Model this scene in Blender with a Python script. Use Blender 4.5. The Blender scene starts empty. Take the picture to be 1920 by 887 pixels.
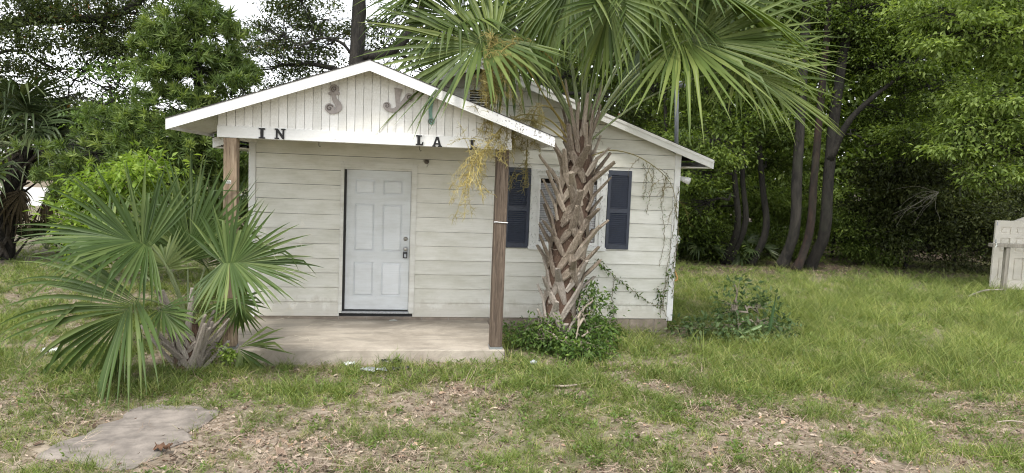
import bpy, math, random
import numpy as np
from mathutils import Vector, Matrix

SC = bpy.context.scene
COL = SC.collection
rng = np.random.default_rng(7)
random.seed(7)

# ------------------------------------------------------------------ camera
CAM = np.array([2.0151, -10.773, 2.3594])
FPX = 1373.57
YAW, PITCH, ROLL = .16, -.0857, .0395
_F = np.array([math.sin(YAW)*math.cos(PITCH), math.cos(YAW)*math.cos(PITCH), math.sin(PITCH)])
_R = np.cross(_F, [0, 0, 1]); _R /= np.linalg.norm(_R)
_U = np.cross(_R, _F)
CR = math.cos(ROLL)*_R + math.sin(ROLL)*_U
CU = math.cos(ROLL)*_U - math.sin(ROLL)*_R
CF = _F
cd = bpy.data.cameras.new('camera')
cam = bpy.data.objects.new('camera', cd); COL.objects.link(cam)
cam.matrix_world = Matrix(((CR[0], CU[0], -CF[0], CAM[0]), (CR[1], CU[1], -CF[1], CAM[1]),
                           (CR[2], CU[2], -CF[2], CAM[2]), (0, 0, 0, 1)))
cd.sensor_width = 36; cd.lens = 36*FPX/1920; cd.clip_start = .05; cd.clip_end = 2000
SC.camera = cam

# ------------------------------------------------------------------ light
SUN_EL, SUN_AZ = 58, 205          # azimuth clockwise from +Y
w = bpy.data.worlds.new('World'); SC.world = w; w.use_nodes = True
nt = w.node_tree; nt.nodes.clear()
sky = nt.nodes.new('ShaderNodeTexSky'); sky.sky_type = 'NISHITA'; sky.sun_disc = False
sky.sun_elevation = math.radians(SUN_EL); sky.sun_rotation = math.radians(SUN_AZ)
sky.air_density = 1.0; sky.dust_density = 1.0; sky.ozone_density = 1.0
hs = nt.nodes.new('ShaderNodeHueSaturation'); hs.inputs['Saturation'].default_value = .15
bg = nt.nodes.new('ShaderNodeBackground'); bg.inputs['Strength'].default_value = .15
wo = nt.nodes.new('ShaderNodeOutputWorld')
nt.links.new(sky.outputs[0], hs.inputs['Color']); nt.links.new(hs.outputs[0], bg.inputs[0]); nt.links.new(bg.outputs[0], wo.inputs[0])
sl = bpy.data.lights.new('sun', 'SUN'); sl.energy = 1.5; sl.angle = math.radians(14); sl.color = (1, .96, .9)
so = bpy.data.objects.new('sun', sl); COL.objects.link(so)
_a, _e = math.radians(SUN_AZ), math.radians(SUN_EL)
sdir = Vector((math.sin(_a)*math.cos(_e), math.cos(_a)*math.cos(_e), math.sin(_e)))
so.rotation_euler = sdir.to_track_quat('Z', 'Y').to_euler(); so.location = sdir*60
SC.view_settings.view_transform = 'Standard'; SC.view_settings.look = 'None'
SC.view_settings.exposure = 1.2; SC.view_settings.gamma = 1; SC.view_settings.use_curve_mapping = False
SC.render.engine = 'CYCLES'
SC.cycles.use_denoising = True; SC.cycles.denoising_prefilter = 'FAST'; SC.cycles.pixel_filter_type = 'BLACKMAN_HARRIS'; SC.cycles.filter_width = 1.1
SC.cycles.sample_clamp_indirect = 4
SC.cycles.max_bounces = 6; SC.cycles.transparent_max_bounces = 12

# ------------------------------------------------------------------ layout helpers
def ray(px, py): return CF + (px-960)/FPX*CR - (py-443.5)/FPX*CU
def at(px, py, Y):                                     # photo pixel -> point on the plane y = Y
    d = ray(px, py); return CAM + d*(Y-CAM[1])/d[1]
def gz(px, py, z=0.):                                  # photo pixel -> point at height z
    d = ray(px, py); return CAM + d*(z-CAM[2])/d[2]
def nrm(v):
    v = np.asarray(v, float); return v/(np.linalg.norm(v)+1e-12)
_perm = rng.random((64, 64))
def noise2(x, y):
    x = np.asarray(x, float); y = np.asarray(y, float)
    xi = np.floor(x).astype(int); yi = np.floor(y).astype(int); fx = x-xi; fy = y-yi
    fx = fx*fx*(3-2*fx); fy = fy*fy*(3-2*fy)
    g = lambda a, b: _perm[a % 64, b % 64]
    return (g(xi, yi)*(1-fx)+g(xi+1, yi)*fx)*(1-fy)+(g(xi, yi+1)*(1-fx)+g(xi+1, yi+1)*fx)*fy
def fbm(x, y): return .55*noise2(x, y)+.3*noise2(2.1*x+9, 2.1*y+4)+.15*noise2(4.3*x+3, 4.3*y+17)
def sstep(a, b, x): t = np.clip((np.asarray(x, float)-a)/(b-a), 0, 1); return t*t*(3-2*t)
def gh(x, y):
    x = np.asarray(x, float); y = np.asarray(y, float)
    k = np.exp(-((x-2)**2+(y)**2)/3000)
    return (.09*(fbm(x*.45+5, y*.45)-.5)+.05*(noise2(x*1.7, y*1.7)-.5))*k-.01

# ------------------------------------------------------------------ objects
def link(o, parent=None):
    COL.objects.link(o)
    if parent is not None: o.parent = parent
    return o
def tag(o, label=None, cat=None, group=None, kind=None):
    if label: o['label'] = label
    if cat: o['category'] = cat
    if group: o['group'] = group
    if kind: o['kind'] = kind
    return o
def thing(name, label, cat, loc=(0, 0, 0), group=None):
    o = bpy.data.objects.new(name, None); o.location = [float(c) for c in loc]; o.empty_display_size = .2
    link(o); return tag(o, label, cat, group)
def np_mesh(name, V, F, mat, tint=None, smooth=False):
    """V (n,3); F array (m,3|4)"""
    V = np.ascontiguousarray(V, dtype=np.float32); F = np.ascontiguousarray(F, dtype=np.int32)
    me = bpy.data.meshes.new(name)
    k = F.shape[1]
    me.vertices.add(len(V)); me.vertices.foreach_set('co', V.ravel())
    me.loops.add(F.size); me.loops.foreach_set('vertex_index', F.ravel())
    me.polygons.add(len(F)); me.polygons.foreach_set('loop_start', np.arange(0, F.size, k, dtype=np.int32))
    me.polygons.foreach_set('loop_total', np.full(len(F), k, np.int32))
    if smooth: me.polygons.foreach_set('use_smooth', np.ones(len(F), bool))
    me.update(calc_edges=True)
    if tint is not None:
        a = me.attributes.new('tint', 'FLOAT', 'POINT'); a.data.foreach_set('value', np.ascontiguousarray(tint, dtype=np.float32))
    if mat: me.materials.append(mat)
    return me
def obj(name, me, parent=None):
    o = bpy.data.objects.new(name, me)
    if parent is not None and parent.type == 'EMPTY' and parent.parent is None:
        o.location = -parent.location                   # vertices are given in world space
    return link(o, parent)

class MB:
    def __init__(s): s.v = []; s.f = []; s.t = []
    def add(s, v, f, t=.5):
        b = len(s.v); s.v += [tuple(map(float, p)) for p in v]; s.f += [tuple(b+i for i in q) for q in f]; s.t += [t]*len(v); return s
    def box(s, x0, x1, y0, y1, z0, z1, t=.5):
        return s.hexa([(x0, y0, z0), (x1, y0, z0), (x1, y1, z0), (x0, y1, z0), (x0, y0, z1), (x1, y0, z1), (x1, y1, z1), (x0, y1, z1)], t)
    def hexa(s, p, t=.5):
        return s.add(p, [(0, 3, 2, 1), (4, 5, 6, 7), (0, 1, 5, 4), (1, 2, 6, 5), (2, 3, 7, 6), (3, 0, 4, 7)], t)
    def prism(s, poly, y0, y1, t=.5):                   # poly of (x,z), counter-clockwise seen from -y
        n = len(poly); v = [(x, y0, z) for x, z in poly]+[(x, y1, z) for x, z in poly]
        return s.add(v, [tuple(range(n)), tuple(range(2*n-1, n-1, -1))]+[((i+1) % n, i, n+i, n+(i+1) % n) for i in range(n)], t)
    def zprism(s, poly, z0, z1, t=.5):
        n = len(poly); v = [(x, y, z0) for x, y in poly]+[(x, y, z1) for x, y in poly]
        return s.add(v, [tuple(range(n-1, -1, -1)), tuple(range(n, 2*n))]+[(i, (i+1) % n, n+(i+1) % n, n+i) for i in range(n)], t)
    def tube(s, pts, r, n=8, t=.5, caps=True, flat=1., jit=0):
        pts = [np.asarray(p, float) for p in pts]; m = len(pts)
        if np.isscalar(r): r = [r]*m
        T = [nrm(pts[min(i+1, m-1)]-pts[max(i-1, 0)]) for i in range(m)]
        a = np.array([0, 0, 1.]) if abs(T[0][2]) < .9 else np.array([1., 0, 0])
        u = nrm(np.cross(T[0], a)); v = []
        for i in range(m):
            u = nrm(u-T[i]*np.dot(u, T[i])); q = np.cross(T[i], u)
            for k in range(n):
                an = 2*math.pi*k/n; rr = r[i]*(1+jit*(random.random()-.5))
                v.append(pts[i]+rr*(math.cos(an)*u+flat*math.sin(an)*q))
        f = [(i*n+k, i*n+(k+1) % n, (i+1)*n+(k+1) % n, (i+1)*n+k) for i in range(m-1) for k in range(n)]
        if caps: f += [tuple(range(n-1, -1, -1)), tuple(range((m-1)*n, m*n))]
        return s.add(v, f, t)
    def mesh(s, name, mat, smooth=False, tint=False):
        me = bpy.data.meshes.new(name); me.from_pydata(s.v, [], s.f); me.update()
        if smooth: me.polygons.foreach_set('use_smooth', [True]*len(me.polygons))
        if tint:
            a = me.attributes.new('tint', 'FLOAT', 'POINT'); a.data.foreach_set('value', s.t)
        me.materials.append(mat); return me
    def build(s, name, mat, parent=None, smooth=False, tint=False, bevel=0):
        o = obj(name, s.mesh(name, mat, smooth, tint), parent)
        if bevel:
            b = o.modifiers.new('bevel', 'BEVEL'); b.width = bevel; b.segments = 2; b.limit_method = 'ANGLE'
        return o
def bez(a, b, c, n=10):
    a, b, c = map(lambda p: np.asarray(p, float), (a, b, c)); t = np.linspace(0, 1, n)[:, None]
    return (1-t)**2*a+2*t*(1-t)*b+t*t*c
def smooth_path(P, n=20):
    P = np.asarray(P, float); m = len(P); out = []
    for q in np.linspace(0, m-1-1e-6, n):
        i = int(q); t = q-i; p0 = P[max(i-1, 0)]; p1 = P[i]; p2 = P[i+1]; p3 = P[min(i+2, m-1)]
        out.append(.5*(2*p1+(p2-p0)*t+(2*p0-5*p1+4*p2-p3)*t*t+(3*p1-p0-3*p2+p3)*t**3))
    return np.array(out)

# ------------------------------------------------------------------ materials
def new_mat(name):
    m = bpy.data.materials.new(name); m.use_nodes = True; n = m.node_tree
    return m, n, n.nodes['Principled BSDF'], n.nodes['Material Output']
def N(nt, t, **kw):
    x = nt.nodes.new(t)
    for k, v in kw.items():
        if k in x.inputs.keys() if hasattr(x.inputs, 'keys') else False: x.inputs[k].default_value = v
        else: setattr(x, k, v)
    return x
def ramp(nt, fac, stops, interp='LINEAR'):
    r = nt.nodes.new('ShaderNodeValToRGB'); r.color_ramp.interpolation = interp
    e = r.color_ramp.elements
    while len(e) < len(stops): e.new(.5)
    for el, (p, c) in zip(e, stops): el.position = p; el.color = (*c, 1) if len(c) == 3 else c
    nt.links.new(fac, r.inputs[0]); return r.outputs[0]
def pos(nt, scale=(1, 1, 1), objspace=False):
    if objspace: src = nt.nodes.new('ShaderNodeTexCoord').outputs['Object']
    else: src = nt.nodes.new('ShaderNodeNewGeometry').outputs['Position']
    m = nt.nodes.new('ShaderNodeMapping'); m.inputs['Scale'].default_value = scale
    nt.links.new(src, m.inputs[0]); return m.outputs[0]
def noi(nt, vec, scale, detail=5, rough=.6, dist=0.):
    n = nt.nodes.new('ShaderNodeTexNoise'); n.inputs['Scale'].default_value = scale; n.inputs['Detail'].default_value = detail
    n.inputs['Roughness'].default_value = rough; n.inputs['Distortion'].default_value = dist; nt.links.new(vec, n.inputs['Vector']); return n.outputs[0]
def mixc(nt, fac, a, b, mode='MIX'):
    m = nt.nodes.new('ShaderNodeMix'); m.data_type = 'RGBA'; m.blend_type = mode
    for s, v in ((m.inputs[0], fac), (m.inputs[6], a), (m.inputs[7], b)):
        if hasattr(v, 'is_output'): nt.links.new(v, s)
        elif isinstance(v, (int, float)): s.default_value = v
        else: s.default_value = (*v, 1)
    return m.outputs[2]
def bump(nt, h, strength, dist, bsdf):
    b = nt.nodes.new('ShaderNodeBump'); b.inputs['Strength'].default_value = strength; b.inputs['Distance'].default_value = dist
    nt.links.new(h, b.inputs['Height']); nt.links.new(b.outputs[0], bsdf.inputs['Normal'])
def simple(name, col, rough=.6, metal=0, var=.12, scale=30, bmp=0, objspace=False):
    m, nt, b, o = new_mat(name)
    n = noi(nt, pos(nt, objspace=objspace), scale)
    c = ramp(nt, n, [(.3, [x*(1-var) for x in col]), (.7, [min(1, x*(1+var)) for x in col])])
    nt.links.new(c, b.inputs['Base Color']); b.inputs['Roughness'].default_value = rough; b.inputs['Metallic'].default_value = metal
    if bmp: bump(nt, n, bmp, .01, b)
    return m
def leafmat(name, stops, transl=.3, rough=.5, patch=1.2, spec=.3):
    m, nt, b, out = new_mat(name)
    at_ = nt.nodes.new('ShaderNodeAttribute'); at_.attribute_name = 'tint'
    c = ramp(nt, at_.outputs['Fac'], stops)
    pn = noi(nt, pos(nt), patch, 2)
    v = ramp(nt, pn, [(.3, (.72, .74, .7)), (.7, (1.2, 1.18, 1.1))])
    c = mixc(nt, 1., c, v, 'MULTIPLY')
    nt.links.new(c, b.inputs['Base Color']); b.inputs['Roughness'].default_value = rough
    b.inputs['Specular IOR Level'].default_value = spec
    if transl:
        t = nt.nodes.new('ShaderNodeBsdfTranslucent'); nt.links.new(mixc(nt, 1., c, (1.25, 1.3, .6), 'MULTIPLY'), t.inputs[0])
        mx = nt.nodes.new('ShaderNodeMixShader'); mx.inputs[0].default_value = transl
        nt.links.new(b.outputs[0], mx.inputs[1]); nt.links.new(t.outputs[0], mx.inputs[2]); nt.links.new(mx.outputs[0], out.inputs[0])
    return m
def painted(name, base, dirt, dirt_amt=.5, streak=True, rough=.55, chips=None):
    m, nt, b, o = new_mat(name)
    n1 = noi(nt, pos(nt, (1.2, 1.2, 3.0)), 1.6, 6, .65)
    n2 = noi(nt, pos(nt, (.7, .7, 26)), 3, 4, .6)
    n3 = noi(nt, pos(nt), 55, 3)
    f = ramp(nt, n1, [(.42, (0, 0, 0)), (.72, (dirt_amt,)*3)])
    c = mixc(nt, f, base, dirt)
    f2 = ramp(nt, n2, [(.45, (0, 0, 0)), (.75, (.35*dirt_amt,)*3)])
    c = mixc(nt, f2, c, [x*.72 for x in dirt])
    f3 = ramp(nt, n3, [(.62, (0, 0, 0)), (.74, (.25,)*3)])
    c = mixc(nt, f3, c, [x*.8 for x in dirt])
    if chips:
        v = noi(nt, pos(nt, (2.2, 2.2, .8)), 26, 6, .7)
        fc = ramp(nt, v, [(chips, (0, 0, 0)), (chips+.03, (1, 1, 1))])
        c = mixc(nt, fc, c, (.21, .2, .185))
    oi = nt.nodes.new('ShaderNodeObjectInfo'); c = mixc(nt, 1., c, ramp(nt, oi.outputs['Random'], [(0, (.88, .88, .86)), (.5, (.97, .97, .96)), (1, (1.04, 1.04, 1.04))]), 'MULTIPLY')
    nt.links.new(c, b.inputs['Base Color']); b.inputs['Roughness'].default_value = rough
    bump(nt, n2, .12, .01, b); return m
def wood(name, c0, c1, c2, axis=2, scale=1., bmp=.5):
    m, nt, b, o = new_mat(name)
    s = [9, 9, 9]; s[axis] = .45
    n = noi(nt, pos(nt, s, True), 4*scale, 8, .74, 1.0)
    k = noi(nt, pos(nt, (1, 1, 1), True), 3, 3)
    c = ramp(nt, n, [(.38, c0), (.5, c1), (.62, c2)])
    c = mixc(nt, ramp(nt, k, [(.35, (0, 0, 0)), (.8, (.55,)*3)]), c, [x*.55 for x in c1])
    nt.links.new(c, b.inputs['Base Color']); b.inputs['Roughness'].default_value = .85; bump(nt, n, bmp, .01, b); return m
def bark(name, c0, c1, scale=8):
    m, nt, b, o = new_mat(name)
    n = noi(nt, pos(nt, (1, 1, .28)), scale, 7, .7, .4); l = noi(nt, pos(nt), 1.5, 4)
    c = ramp(nt, n, [(.38, c0), (.62, c1)])
    c = mixc(nt, ramp(nt, l, [(.5, (0, 0, 0)), (.75, (.5,)*3)]), c, (.035, .04, .024))
    nt.links.new(c, b.inputs['Base Color']); b.inputs['Roughness'].default_value = .95; bump(nt, n, .9, .03, b); return m

M = {}
M['siding'] = painted('siding_paint', (.78, .77, .715), (.50, .49, .39), .6)
_nt = M['siding'].node_tree; _b = _nt.nodes['Principled BSDF']; _old = _b.inputs['Base Color'].links[0].from_socket
_sx = _nt.nodes.new('ShaderNodeSeparateXYZ'); _nt.links.new(_nt.nodes.new('ShaderNodeNewGeometry').outputs['Position'], _sx.inputs[0])
_md = _nt.nodes.new('ShaderNodeMath'); _md.operation = 'MULTIPLY_ADD'; _md.inputs[1].default_value = -.7; _nt.links.new(noi(_nt, pos(_nt, (1, 1, .4)), 9, 6, .7), _md.inputs[0]); _nt.links.new(_sx.outputs[2], _md.inputs[2])
_nt.links.new(mixc(_nt, ramp(_nt, _md.outputs[0], [(0, (.28,)*3), (.10, (0, 0, 0))]), _old, (.33, .28, .2)), _b.inputs['Base Color'])
M['trim'] = painted('trim_paint', (.82, .82, .81), (.56, .54, .48), .3)
_nt = M['trim'].node_tree; _b = _nt.nodes['Principled BSDF']; _old = _b.inputs['Base Color'].links[0].from_socket
_sx = _nt.nodes.new('ShaderNodeSeparateXYZ'); _nt.links.new(_nt.nodes.new('ShaderNodeNewGeometry').outputs['Position'], _sx.inputs[0])
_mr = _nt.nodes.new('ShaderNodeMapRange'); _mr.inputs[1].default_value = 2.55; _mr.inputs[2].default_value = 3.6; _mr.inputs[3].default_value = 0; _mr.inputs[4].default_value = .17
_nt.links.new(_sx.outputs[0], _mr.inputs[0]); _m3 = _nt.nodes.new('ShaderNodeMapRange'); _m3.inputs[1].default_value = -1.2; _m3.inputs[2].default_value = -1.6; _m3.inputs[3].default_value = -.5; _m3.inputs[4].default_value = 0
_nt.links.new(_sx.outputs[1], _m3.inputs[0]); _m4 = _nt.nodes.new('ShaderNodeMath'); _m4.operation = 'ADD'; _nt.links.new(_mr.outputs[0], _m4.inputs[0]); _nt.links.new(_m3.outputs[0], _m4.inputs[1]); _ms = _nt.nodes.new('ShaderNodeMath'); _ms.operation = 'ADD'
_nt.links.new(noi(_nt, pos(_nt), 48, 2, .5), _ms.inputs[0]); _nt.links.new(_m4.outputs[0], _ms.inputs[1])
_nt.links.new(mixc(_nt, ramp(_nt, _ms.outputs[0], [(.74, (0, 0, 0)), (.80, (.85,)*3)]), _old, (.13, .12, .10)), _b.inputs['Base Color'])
M['gable'] = painted('gable_paint', (.80, .79, .76), (.58, .55, .48), .4)
M['peel'] = painted('peeling_paint', (.78, .79, .78), (.5, .5, .47), .5, chips=.60)
M['jamb'] = painted('jamb_paint', (.76, .76, .72), (.45, .42, .35), .6, chips=.66)
M['door'] = painted('door_paint', (.76, .79, .82), (.52, .53, .51), .45)
M['ceil'] = painted('soffit_paint', (.7, .68, .62), (.5, .47, .4), .5)
M['letter'] = simple('letter_black', (.008, .008, .008), .7, bmp=.2)
M['shutter'] = simple('shutter_navy', (.036, .045, .070), .42, var=.2)
M['black'] = simple('weatherstrip_black', (.012, .012, .012), .6)
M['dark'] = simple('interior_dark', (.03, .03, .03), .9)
M['shingle'] = simple('shingle', (.06, .056, .052), .95, var=.4, scale=60, bmp=.5)
M['post'] = wood('post_wood', (.14, .098, .064), (.28, .205, .137), (.41, .325, .23))
M['post2'] = wood('post_wood_dark', (.048, .034, .025), (.115, .082, .058), (.205, .16, .12))
M['grey_wood'] = wood('weathered_wood', (.13, .12, .1), (.26, .24, .2), (.36, .33, .28))
M['steel'] = simple('galvanised', (.45, .47, .5), .4, .8)
M['brass'] = simple('dull_nickel', (.42, .4, .37), .35, .9)
M['blind'] = simple('blind_white', (.82, .83, .84), .5, var=.04)
M['ornament'] = simple('ornament_taupe', (.33, .295, .275), .7, var=.15)
M['ornament_dk'] = simple('ornament_line', (.13, .11, .10), .7)
M['orn_green'] = simple('ornament_verdigris', (.17, .31, .255), .6, var=.2)
M['white'] = simple('white_plastic', (.8, .8, .8), .35, var=.03)
M['tagwhite'] = simple('tag_white', (.6, .62, .58), .4, var=.03)
M['orange'] = simple('faded_orange', (.55, .3, .1), .5)
M['plastic_black'] = simple('plastic_black', (.03, .03, .035), .3, var=.3)
M['plastic_grey'] = simple('plastic_grey', (.38, .40, .43), .35, var=.3)
M['twig'] = simple('dry_twig', (.33, .28, .22), .9, bmp=.4)
M['vine'] = simple('vine_stem', (.22, .18, .11), .9)
M['infl'] = leafmat('palm_flower_stalk', [(0, (.16, .11, .035)), (.5, (.37, .30, .10)), (1, (.52, .46, .22))], .15, .7)
M['bark'] = bark('bark_grey', (.009, .008, .007), (.042, .037, .030))
M['bark_dk'] = bark('bark_dark', (.006, .005, .004), (.024, .021, .016))
M['bark_red'] = bark('bark_reddish', (.007, .005, .004), (.032, .017, .012))
# leaves
M['oak'] = leafmat('oak_leaf', [(0, (.028, .040, .016)), (.5, (.072, .10, .035)), (.93, (.15, .185, .065)), (1, (.2, .10, .04))], .34)
M['podo'] = leafmat('podocarpus_leaf', [(0, (.042, .074, .022)), (.5, (.13, .195, .056)), (1, (.34, .41, .14))], .36)
M['bright'] = leafmat('bright_leaf', [(0, (.08, .13, .022)), (.5, (.22, .33, .06)), (1, (.42, .52, .14))], .42)
M['wood_leaf'] = leafmat('woodland_leaf', [(0, (.034, .056, .012)), (.5, (.10, .15, .030)), (1, (.25, .32, .08))], .42)
M['light_leaf'] = leafmat('light_woodland_leaf', [(0, (.09, .14, .032)), (.5, (.22, .30, .08)), (1, (.42, .50, .19))], .45)
M['dark_leaf'] = leafmat('thicket_leaf', [(0, (.022, .030, .010)), (.5, (.058, .074, .024)), (1, (.15, .17, .06))], .3)
M['shrub'] = leafmat('shrub_leaf', [(0, (.035, .07, .018)), (.5, (.095, .165, .04)), (1, (.23, .33, .08))], .33)
M['weed'] = leafmat('weed_leaf', [(0, (.06, .10, .025)), (.5, (.13, .20, .05)), (1, (.26, .32, .10))], .35)
M['grey_shrub'] = leafmat('grey_shrub_leaf', [(0, (.05, .085, .035)), (.5, (.12, .19, .075)), (1, (.28, .36, .18))], .3)
M['palm'] = leafmat('palm_leaf', [(0, (.025, .050, .013)), (.45, (.082, .125, .030)), (.75, (.17, .215, .062)), (.92, (.33, .32, .13)), (1, (.40, .31, .17))], .25, .45, spec=.3)
M['palm_blue'] = leafmat('young_palm_leaf', [(0, (.020, .042, .010)), (.5, (.062, .104, .026)), (.82, (.18, .225, .08)), (1, (.40, .34, .19))], .22, .48, spec=.25)
M['palm_dk'] = leafmat('far_palm_leaf', [(0, (.02, .032, .014)), (.5, (.05, .075, .03)), (1, (.13, .15, .07))], .15, .4)
M['palm_dead'] = leafmat('dead_palm_leaf', [(0, (.04, .03, .02)), (.5, (.09, .07, .045)), (1, (.17, .135, .09))], .1, .8)
M['petiole'] = simple('petiole_green', (.24, .29, .14), .45, var=.3, scale=5)
M['thread'] = simple('palm_thread', (.62, .57, .45), .8)
def bootmat(name, c0, c1, c2):
    m, nt, b, o = new_mat(name)
    a = nt.nodes.new('ShaderNodeAttribute'); a.attribute_name = 'tint'
    n = noi(nt, pos(nt, (1, 1, .3)), 60, 7, .75, 1.0)
    c = mixc(nt, .5, ramp(nt, a.outputs['Fac'], [(0, c0), (.5, c1), (1, c2)]), ramp(nt, n, [(.36, c0), (.5, c1), (.64, c2)]))
    nt.links.new(c, b.inputs['Base Color']); b.inputs['Roughness'].default_value = .9; bump(nt, n, .6, .01, b); return m
M['boot'] = bootmat('palm_boot', (.065, .048, .036), (.25, .20, .152), (.52, .455, .37))
M['boot_grey'] = bootmat('palm_boot_grey', (.12, .10, .085), (.30, .26, .22), (.46, .42, .37))
M['fibre'] = bootmat('palm_fibre', (.035, .022, .015), (.10, .06, .04), (.2, .13, .09))
# concrete / block
def concrete(name, base, dk, scale=2.):
    m, nt, b, o = new_mat(name)
    n = noi(nt, pos(nt), scale, 8, .65); f = noi(nt, pos(nt), 60, 4); k = noi(nt, pos(nt, (.6, 2, 2)), 1.3, 5, .7, .8)
    c = ramp(nt, n, [(.38, dk), (.62, base)])
    c = mixc(nt, ramp(nt, k, [(.5, (0, 0, 0)), (.64, (.6,)*3)]), c, [x*.6 for x in dk])
    c = mixc(nt, ramp(nt, f, [(.3, (.25,)*3), (.6, (0, 0, 0))]), c, dk)
    nt.links.new(c, b.inputs['Base Color']); b.inputs['Roughness'].default_value = .9; bump(nt, f, .35, .006, b); return m
M['slab'] = concrete('porch_concrete', (.47, .42, .35), (.31, .27, .22))
M['old_slab'] = concrete('old_concrete', (.30, .262, .225), (.17, .148, .128), 5)
M['block'] = concrete('block_concrete', (.37, .31, .25), (.24, .20, .16), 4)
M['mortar'] = concrete('mortar', (.40, .37, .32), (.30, .27, .24), 9)

# ------------------------------------------------------------------ ground
SLABP = [gz(*p)[:2] for p in ((72, 858), (150, 868), (232, 880), (300, 858), (330, 835), (372, 800), (412, 775), (395, 768), (330, 764), (262, 763), (215, 790), (160, 812), (100, 838))]
def inpoly(x, y, P):
    r = np.zeros(np.shape(x), bool); n = len(P)
    for i in range(n):
        x0, y0 = P[i]; x1, y1 = P[(i+1) % n]
        c = ((y0 > y) != (y1 > y)) & (x < (x1-x0)*(y-y0)/(y1-y0+1e-12)+x0); r ^= c
    return r
def grass_density(x, y):
    x = np.asarray(x, float); y = np.asarray(y, float)
    n = fbm(x*.9+3, y*.9+8); n2 = fbm(x*2.3+31, y*2.3+2)
    base = np.full(np.shape(x), .60)
    base = base+.30*sstep(4.4, 6.2, x)*sstep(-4.4, -2.2, y)          # lush right lawn
    base = base+.12*sstep(-.3, -1.5, x)                              # left lawn
    base = base+.30*np.exp(-((y+2.35)/.45)**2)*sstep(4.2, 3.6, x)*sstep(-.6, .3, x)    # strip before the porch
    base = base-.02*sstep(-3.1, -4.6, y)*sstep(-.7, .2, x)*sstep(7.5, 4.5, x)  # littered foreground
    base = base-.04*sstep(-3.6, -5.2, y)*sstep(4.5, 6.5, x)
    base = base-.30*sstep(5.0, 7.5, y)*sstep(4, 6, x)                # shade under the wood
    n3 = noise2(x*6.1+7, y*6.1+3)
    d = .12+.88*sstep(.30, .86, base*.72+.62*(n-.5)+.62*(n2-.5)+.34*(n3-.5)+.10)
    d = np.where((x > -.1) & (x < 3.5) & (y > -1.84) & (y < 8), 0, d)
    d = np.where((x > -.1) & (x < 6.35) & (y > -.02) & (y < 8), 0, d)
    return d
def axis_pts(lo, hi, step, far):
    a = np.arange(lo, hi+1e-6, step); e = np.array([.8, 2, 5, 12, 30, 80, 200, 500.])
    return np.concatenate([lo-e[::-1], a, hi+e])
gx = axis_pts(-9, 19, .16, 0); gy = axis_pts(-9, 13, .16, 0)
X, Y = np.meshgrid(gx, gy); Z = gh(X, Y)
V = np.stack([X.ravel(), Y.ravel(), Z.ravel()], 1); nx, ny = len(gx), len(gy)
ii, jj = np.meshgrid(np.arange(nx-1), np.arange(ny-1)); q = (jj*nx+ii).ravel()
Fq = np.stack([q, q+1, q+1+nx, q+nx], 1)
m, nt_, b, o_ = new_mat('ground_litter')
a = nt_.nodes.new('ShaderNodeAttribute'); a.attribute_name = 'tint'
vo = nt_.nodes.new('ShaderNodeTexVoronoi'); vo.inputs['Scale'].default_value = 24; vo.inputs['Randomness'].default_value = 1
nt_.links.new(pos(nt_, (1, 1, .2)), vo.inputs['Vector'])
sx = nt_.nodes.new('ShaderNodeSeparateColor'); nt_.links.new(vo.outputs['Color'], sx.inputs[0])
lit = ramp(nt_, sx.outputs[0], [(0, (.12, .085, .06)), (.35, (.24, .18, .13)), (.7, (.36, .29, .23)), (1, (.47, .39, .32))])
soil = ramp(nt_, noi(nt_, pos(nt_), 7, 8, .7), [(.3, (.10, .075, .05)), (.7, (.30, .245, .185))])
c = mixc(nt_, ramp(nt_, noi(nt_, pos(nt_), 1.9, 5), [(.38, (.15,)*3), (.62, (.8,)*3)]), soil, lit)
gr = ramp(nt_, noi(nt_, pos(nt_), 40, 5), [(.3, (.06, .075, .025)), (.7, (.16, .18, .07))])
mg = nt_.nodes.new('ShaderNodeMath'); mg.operation = 'MULTIPLY'; mg.inputs[1].default_value = .6; nt_.links.new(a.outputs['Fac'], mg.inputs[0])
c = mixc(nt_, mg.outputs[0], c, gr)
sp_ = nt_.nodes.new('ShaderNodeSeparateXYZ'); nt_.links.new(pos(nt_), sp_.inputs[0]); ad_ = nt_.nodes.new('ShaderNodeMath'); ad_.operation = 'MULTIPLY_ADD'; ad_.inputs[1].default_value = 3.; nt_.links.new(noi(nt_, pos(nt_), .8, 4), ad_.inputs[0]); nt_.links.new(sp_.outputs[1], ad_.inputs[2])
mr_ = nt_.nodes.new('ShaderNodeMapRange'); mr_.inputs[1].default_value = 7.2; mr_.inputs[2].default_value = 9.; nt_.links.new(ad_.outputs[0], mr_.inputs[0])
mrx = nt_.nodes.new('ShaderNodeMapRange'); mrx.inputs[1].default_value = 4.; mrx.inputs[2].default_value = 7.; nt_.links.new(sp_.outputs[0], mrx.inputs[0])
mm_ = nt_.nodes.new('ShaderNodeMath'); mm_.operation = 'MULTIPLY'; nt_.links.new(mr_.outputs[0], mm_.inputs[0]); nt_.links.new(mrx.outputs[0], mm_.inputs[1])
wood_shade = ramp(nt_, sx.outputs[0], [(0, (.03, .022, .014)), (.6, (.075, .052, .033)), (1, (.14, .10, .065))])  # shade under the wood, put into the ground colour as darker litter
c = mixc(nt_, mm_.outputs[0], c, wood_shade)
nt_.links.new(c, b.inputs['Base Color']); b.inputs['Roughness'].default_value = .95
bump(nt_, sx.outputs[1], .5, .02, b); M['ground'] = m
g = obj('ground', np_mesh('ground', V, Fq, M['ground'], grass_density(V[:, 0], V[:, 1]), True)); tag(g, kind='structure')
road = MB().add([(-90, 26, .012), (3, 26, .012), (3, 47, .012), (-90, 47, .012)], [(0, 1, 2, 3)]).build('road', simple('pale_road', (.5, .49, .46), .9, scale=3))
tag(road, kind='structure')

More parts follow.
